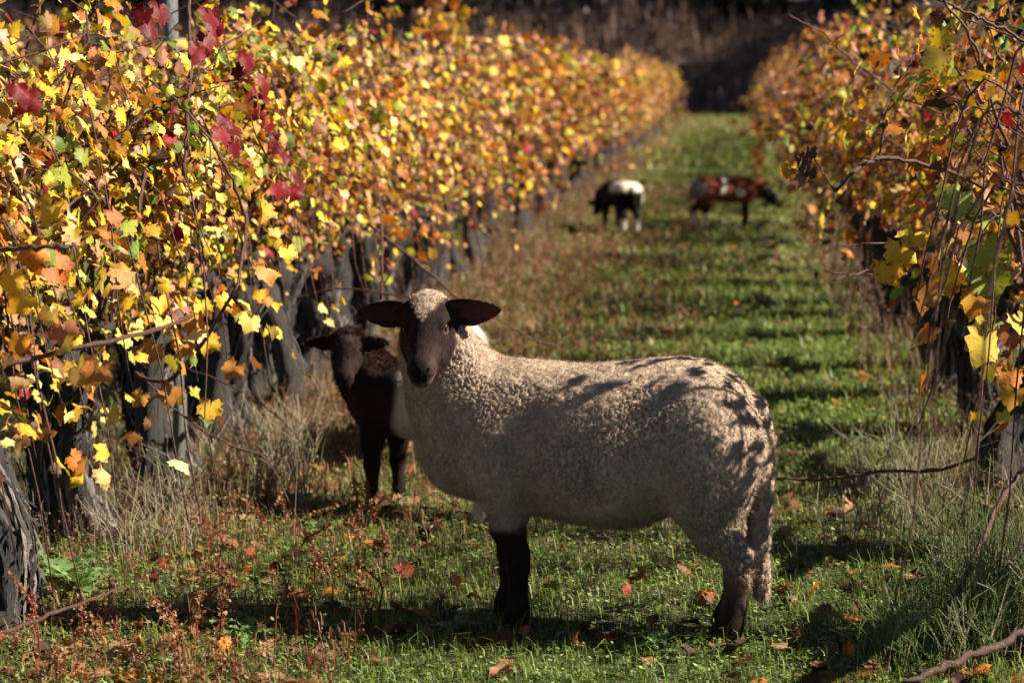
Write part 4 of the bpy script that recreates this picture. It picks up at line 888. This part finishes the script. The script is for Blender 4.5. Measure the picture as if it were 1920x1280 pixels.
world_cane(v7, [(1690, 450, 6.5), (1630, 458, 6.42), (1578, 462, 6.4)], .003, .002, 10, 21)
world_cane(v7, [(1930, 80, 6.4), (1860, 45, 6.4), (1800, 20, 6.4), (1740, -10, 6.4)], .005, .004, seed=22)
world_cane(v7, [(1920, 340, 6.4), (1880, 250, 6.35), (1850, 160, 6.35), (1830, 90, 6.35), (1800, 40, 6.35), (1760, -10, 6.35)], .0055, .0035, seed=23)
world_cane(vines['R8'], [(1700, 190, 8.6), (1600, 115, 8.2), (1540, 60, 8.0), (1480, 28, 7.9)], .0045, .0022, seed=24)
v6 = vines['R6']
world_cane(v6, [(1940, 860, 6.3), (1880, 930, 6.2), (1840, 1020, 6.1), (1800, 1100, 6.0), (1770, 1150, 5.95)], .0072, .0055, seed=25)
world_cane(v6, [(1660, 1300, 4.95), (1740, 1262, 4.95), (1830, 1225, 5.0), (1940, 1180, 5.05)], .0075, .009, seed=26)
world_cane(v6, [(1452, 898, 7.0), (1560, 897, 6.95), (1640, 884, 6.9), (1760, 880, 6.9), (1850, 850, 7.0)], .0042, .0055, seed=27)

for k, (px, py) in enumerate(((265, 742), (205, 775), (395, 762), (345, 640), (378, 572), (440, 688), (300, 568), (322, 735), (240, 560), (310, 600), (285, 655), (365, 600), (420, 560), (255, 610), (390, 640), (500, 505), (540, 470), (470, 600))):
    world_leaf(v2, px, py, 6.6 + .03 * (k % 5), [(.72, .47, .04), (.74, .58, .14), (.66, .42, .04), (.5, .24, .05)][k % 4 if k % 5 else 3], .040 + .004 * (k % 4), face=(.5, -.6, .5), seed=k)
vt = vines['L10']; world_cane(vt, [(838, 150, 15.1), (836, 90, 15.1), (832, 30, 15.1), (828, -25, 15.1)], .006, .003, 12, 31)
r = np.random.default_rng(64)
for k in range(26): world_leaf(vt, r.normal(828, 24), r.uniform(-25, 78), 15.05 + r.normal(0, .04), PAL[r.choice([0, 1, 2, 4, 0, 6])], r.uniform(.05, .075), seed=k)
# ------------------------------------------------------------------ plants and fallen leaves
def thistle(px, py, s, seed, label):
    r = np.random.default_rng(seed); o = empty('thistle', tuple(G(px, py)), r.uniform(0, 6)); sb = Bag(); V, Q, T = tube([(0, 0, -.01), (0, 0, .02 * s), (.004, 0, .05 * s)], [.006 * s, .005 * s, .003 * s], 6); sb.add(V, T, Q, np.array((.12, .18, .05))); obj('stem', sb.mesh('stem'), M_GRASS, o)
    for k in range(17):
        az = k * 2.4 + r.normal(0, .2); L = s * r.uniform(.10, .19); up = r.uniform(.3, 1.1); n = 11; t = np.linspace(0, 1, n); rad = t * L; z = .02 * s + up * rad - 3.2 * rad ** 2 / s
        w = L * .15 * np.sin(np.pi * np.clip(t * .95 + .05, 0, 1)) ** .7 * np.where(np.arange(n) % 2 == 0, 1.25, .45); c_, s_ = math.cos(az), math.sin(az)
        V = np.empty((3 * n, 3)); V[0::3] = np.stack([c_ * rad, s_ * rad, z], -1); V[1::3] = V[0::3] + np.stack([-s_ * w, c_ * w, .35 * w + r.normal(0, .004, n)], -1); V[2::3] = V[0::3] + np.stack([s_ * w, -c_ * w, .35 * w + r.normal(0, .004, n)], -1)
        b = np.arange(n - 1) * 3; lb = Bag(); lb.add(V, Q=np.vstack([np.stack([b, b + 1, b + 4, b + 3], -1), np.stack([b, b + 3, b + 5, b + 2], -1)]), C=np.array((.15, .24, .08)) * r.uniform(.75, 1.25)); obj('leaf', lb.mesh('leaf'), M_GRASS, o)
    return tag(o, label, 'thistle', 'thistles in the grass')
thistle(150, 1115, .95, 1, 'bushy green thistle at the foot of the dark vine trunk'); thistle(110, 1090, .85, 2, 'spreading thistle between the two shaggy vine trunks')
for k, (px, py) in enumerate(((430, 1185), (385, 1165), (470, 1200), (640, 985), (600, 1000), (1660, 960), (860, 1190), (1240, 1225), (1730, 1240), (330, 1255))):
    thistle(px, py, .55 if k < 3 else .5, 10 + k, ['small upright thistle among the rusty weeds', 'small upright thistle among the rusty weeds', 'small upright thistle among the rusty weeds', 'small thistle below the black lamb', 'small thistle below the black lamb', 'small thistle at the edge of the tall pale grass', 'small flat thistle in front of the sheep', 'small flat thistle in front of the sheep', 'small thistle at the edge of the tall pale grass', 'small upright thistle among the rusty weeds'][k])
def red_weed(px, py, h, seed, label):
    r = np.random.default_rng(seed); o = empty('red_stemmed_weed', tuple(G(px, py)), r.uniform(0, 6)); P = spline([(0, 0, -.01), (r.normal(0, .015), r.normal(0, .015), h * .5), (r.normal(0, .04), r.normal(0, .04), h)], 9); b = Bag(); V, Q, T = tube(P, np.linspace(.0034, .0014, 9), 6); b.add(V, T, Q, np.array((.26, .04, .04))); obj('stem', b.mesh('stem', True), M_GRASS, o)
    hb = Bag(); n = 90; i = r.integers(4, 9, n); c = P[i] + r.normal(0, .006 + .0 * i, n)[:, None] * np.array([1, 1, .6]) + r.normal(0, .004, (n, 3)); d = r.normal(0, 1, (n, 3)); d /= np.linalg.norm(d, axis=1)[:, None]; p = np.cross(d, r.normal(0, 1, (n, 3))); p /= np.linalg.norm(p, axis=1)[:, None]; s = r.uniform(.003, .007, n)[:, None]
    V = np.stack([c - d * s, c + p * s * .7, c + d * s, c - p * s * .7], 1); q = np.arange(n) * 4; hb.add(V.reshape(-1, 3), Q=np.stack([q, q + 1, q + 2, q + 3], -1), C=np.repeat(np.array([[.30, .14, .06], [.22, .09, .045], [.36, .20, .09]])[r.integers(0, 3, n)], 4, 0)); obj('seed_head', hb.mesh('seed_head'), M_GRASS, o)
    return tag(o, label, 'weed', 'red-stemmed seeding weeds')
r = np.random.default_rng(77)
for k in range(44):
    if k < 14: px, py, h = r.uniform(20, 420), r.uniform(1190, 1330), r.uniform(.10, .2)
    else: px, py, h = r.uniform(380, 760), r.uniform(930, 1180), r.uniform(.07, .14)
    red_weed(px, py, h, 700 + k, 'tall red-stemmed seeding weed in front of the dark vine trunk' if k < 14 else 'short red-stemmed weed with brown seeds beside the black lamb')
def pale_tuft(px, py, n, h, seed, label, green=.4):
    r = np.random.default_rng(seed); o = G(px, py); B = Bag()
    for k in range(n):
        az = r.uniform(0, 6.283); L = h * r.uniform(.5, 1.15); ln_ = r.uniform(.1, .75) * L; b0 = r.normal(0, .05, 2); P = spline([(b0[0], b0[1], -.01), (b0[0] + math.cos(az) * ln_ * .35, b0[1] + math.sin(az) * ln_ * .35, L * .6), (b0[0] + math.cos(az) * ln_, b0[1] + math.sin(az) * ln_, L * (1 - .25 * ln_ / L))], 8)
        c = np.array((.15, .21, .06)) if r.random() < green else np.array((.42, .36, .25)); V, Q, T = tube(P, np.linspace(.0017, .0006, 8), 4, False); B.add(V, T, Q, c * r.uniform(.7, 1.2))
        for j in range(r.integers(0, 4)):
            q = P[r.integers(3, 7)]; d = r.normal(0, .03, 3); d[2] = abs(d[2]) + .02; V, Q, T = tube([q, q + d, q + d * 1.8 + [0, 0, .01]], [.001, .0008, .0005], 4, False); B.add(V, T, Q, c)
    return tag(obj('grass_tuft', B.mesh('grass_tuft', True), M_GRASS, None, tuple(o)), label, 'grass tuft', 'wiry grass tufts')
for k in range(16): pale_tuft(r.uniform(1640, 1930), r.uniform(1040, 1270), 38, r.uniform(.16, .34), 800 + k, 'wiry grass tuft beside the thick bare cane past the sheep tail', .8)
for k in range(7): pale_tuft(r.uniform(1600, 1800), r.uniform(880, 1060), 26, r.uniform(.2, .4), 830 + k, 'pale wiry dry grass tuft among the brown weeds past the sheep tail', .2)
for k in range(5): pale_tuft(r.uniform(190, 420), r.uniform(930, 1060), 20, r.uniform(.16, .28), 850 + k, 'pale dry grass tuft at the foot of the wooden stake', .15)
for k in range(5): pale_tuft(r.uniform(420, 600), r.uniform(880, 960), 24, r.uniform(.2, .34), 870 + k, 'pale dry grass tuft beside the black lamb', .1)
# fallen leaves lying singly in the grass
KIND = [((.16, .07, .04), 'dark brown curled fallen vine leaf'), ((.34, .16, .08), 'tan fallen vine leaf'), ((.52, .19, .03), 'orange fallen vine leaf'), ((.06, .03, .022), 'blackish rotting fallen vine leaf'), ((.60, .42, .06), 'yellow fallen vine leaf'), ((.30, .05, .03), 'dark red fallen vine leaf'), ((.50, .33, .22), 'pale pinkish fallen vine leaf')]
spots = [(1470, 1120, 5), (1490, 1140, 0), (1520, 1125, 2), (1535, 1110, 4), (1545, 1150, 1), (1505, 1075, 3), (1480, 1080, 3), (1080, 1215, 4), (1180, 1120, 5), (1190, 1105, 0), (1320, 1140, 2), (1335, 1135, 5), (1290, 1240, 3), (1130, 1215, 5), (1160, 1205, 0), (1100, 1195, 3), (780, 1075, 0), (790, 1020, 3), (545, 1125, 2), (570, 1130, 4), (330, 1165, 6), (390, 1175, 2), (310, 1075, 5), (350, 1085, 0), (460, 1085, 2), (470, 1055, 5), (420, 1080, 3), (600, 1245, 6), (560, 1235, 0), (430, 1225, 2), (1030, 1110, 0), (1590, 1240, 2), (1570, 1220, 3), (1480, 1215, 3), (1500, 1210, 0), (1610, 1035, 2), (1580, 1030, 1), (700, 1250, 0), (260, 1200, 0), (1400, 1225, 3), (1380, 1235, 3), (650, 870, 2), (670, 850, 5), (780, 950, 1), (640, 840, 2)]
for k in range(40): spots.append((r.uniform(150, 1750), r.uniform(1000, 1270), int(r.choice([0, 1, 3, 0, 5, 3, 0]))))
for k in range(25): spots.append((r.uniform(560, 1500), r.uniform(560, 960), int(r.choice([0, 1, 2, 5, 6]))))
zones = [(lambda x, y: y < 960, 'in the lane behind the sheep'), (lambda x, y: x < 640, 'among the weeds before the vine trunks'), (lambda x, y: x < 900, 'in the grass in front of the black lamb'), (lambda x, y: x < 1420, 'in the grass under the pale sheep'), (lambda x, y: True, 'in the grass past the sheep tail')]
for k, (px, py, c) in enumerate(spots):
    q = G(px, py); l = bpy.data.objects.new('fallen_leaf', DEAD_ME[int(r.choice([1, 2, 3, 5, 5, 4]))]); COL.objects.link(l); sz = r.uniform(.026, .044)
    l.location = (q[0], q[1], .016 + r.uniform(0, .014)); l.rotation_euler = (r.normal(0, .7), r.normal(0, .7), r.uniform(0, 6.28)); l.scale = (sz, sz, sz); l.color = (*[float(a) for a in np.array(KIND[c][0]) * r.uniform(.55, 1.0)], 1)
    zn = [z for t, z in zones if t(px, py)][0]; tag(l, KIND[c][1] + ' ' + zn, 'leaf', 'fallen vine leaves')
# leaf litter too small and far to pick apart
n = 2000; x = np.concatenate([r.normal(XL + .55, .45, n // 2), r.normal(XR - .3, .5, n // 2)]); y = 5.2 + 40 * r.random(n) ** 2; k = in_view(x, y); x, y = x[k], y[k]; n = len(x)
C = PAL[r.choice([4, 5, 6, 8, 5, 8], n)] * .55; P = np.stack([x, y, r.uniform(.012, .035, n)], -1); Rm = np.array([np.array(Matrix.Rotation(a, 3, 'Z') @ Matrix.Rotation(b_, 3, 'X')) for a, b_ in zip(r.uniform(0, 6.28, n), r.normal(0, .4, n))])
tag(obj('leaf_litter', joined_leaves(P, Rm, r.uniform(.025, .045, n), C, r.integers(0, 6, n), SHAPES_LO).mesh('leaf_litter', True), M_DRYLEAF), 'brown and orange leaf litter strewn along the feet of both vine rows', 'leaf litter', kind='stuff')
# a dandelion clock
q = G(1762, 1075); o = empty('dandelion', tuple(q)); b = Bag(); V, Q, T = tube([(0, 0, -.01), (.003, 0, .02), (0, .002, .04)], .0014, 5); b.add(V, T, Q, np.array((.2, .26, .1))); obj('stem', b.mesh('stem'), M_GRASS, o)
n = 260; d = r.normal(0, 1, (n, 3)); d /= np.linalg.norm(d, axis=1)[:, None]; p = np.cross(d, r.normal(0, 1, (n, 3))); p /= np.linalg.norm(p, axis=1)[:, None]; c = np.array([0, 0, .044]); V = np.stack([c + p * .0004 + 0 * d, c + d * .016 + p * .0022, c + d * .016 - p * .0022], 1); b = Bag(); b.add(V.reshape(-1, 3), T=np.arange(n * 3).reshape(-1, 3), C=np.array((.75, .75, .72))); obj('seed_head', b.mesh('seed_head'), M_GRASS, o); tag(o, 'white fluffy dandelion clock beside the wiry grass', 'dandelion')

# long dry stems that curl in front of the lamb
for k, (pts, lab) in enumerate((([(470, 860, 7.0), (520, 730, 6.95), (575, 700, 6.9), (600, 735, 6.9), (618, 745, 6.9)], 'long pale dry stem bending over beside the black lamb'), ([(560, 830, 7.0), (572, 740, 6.95), (566, 670, 6.9), (548, 630, 6.9), (530, 640, 6.9)], 'pale dry stem with a curled tip beside the black lamb'))):
    P = [PD(*q) for q in pts]; g0 = np.array([P[0][0] - .02, P[0][1], 0.0]); P = spline([g0] + P, 26); V, Q, T = tube(P, np.linspace(.0011, .0006, 26), 5, False); b = Bag(); b.add(V, T, Q, np.array((.34, .28, .2)))
    tag(obj('dry_stem', b.mesh('dry_stem', True), M_GRASS), lab, 'stem')
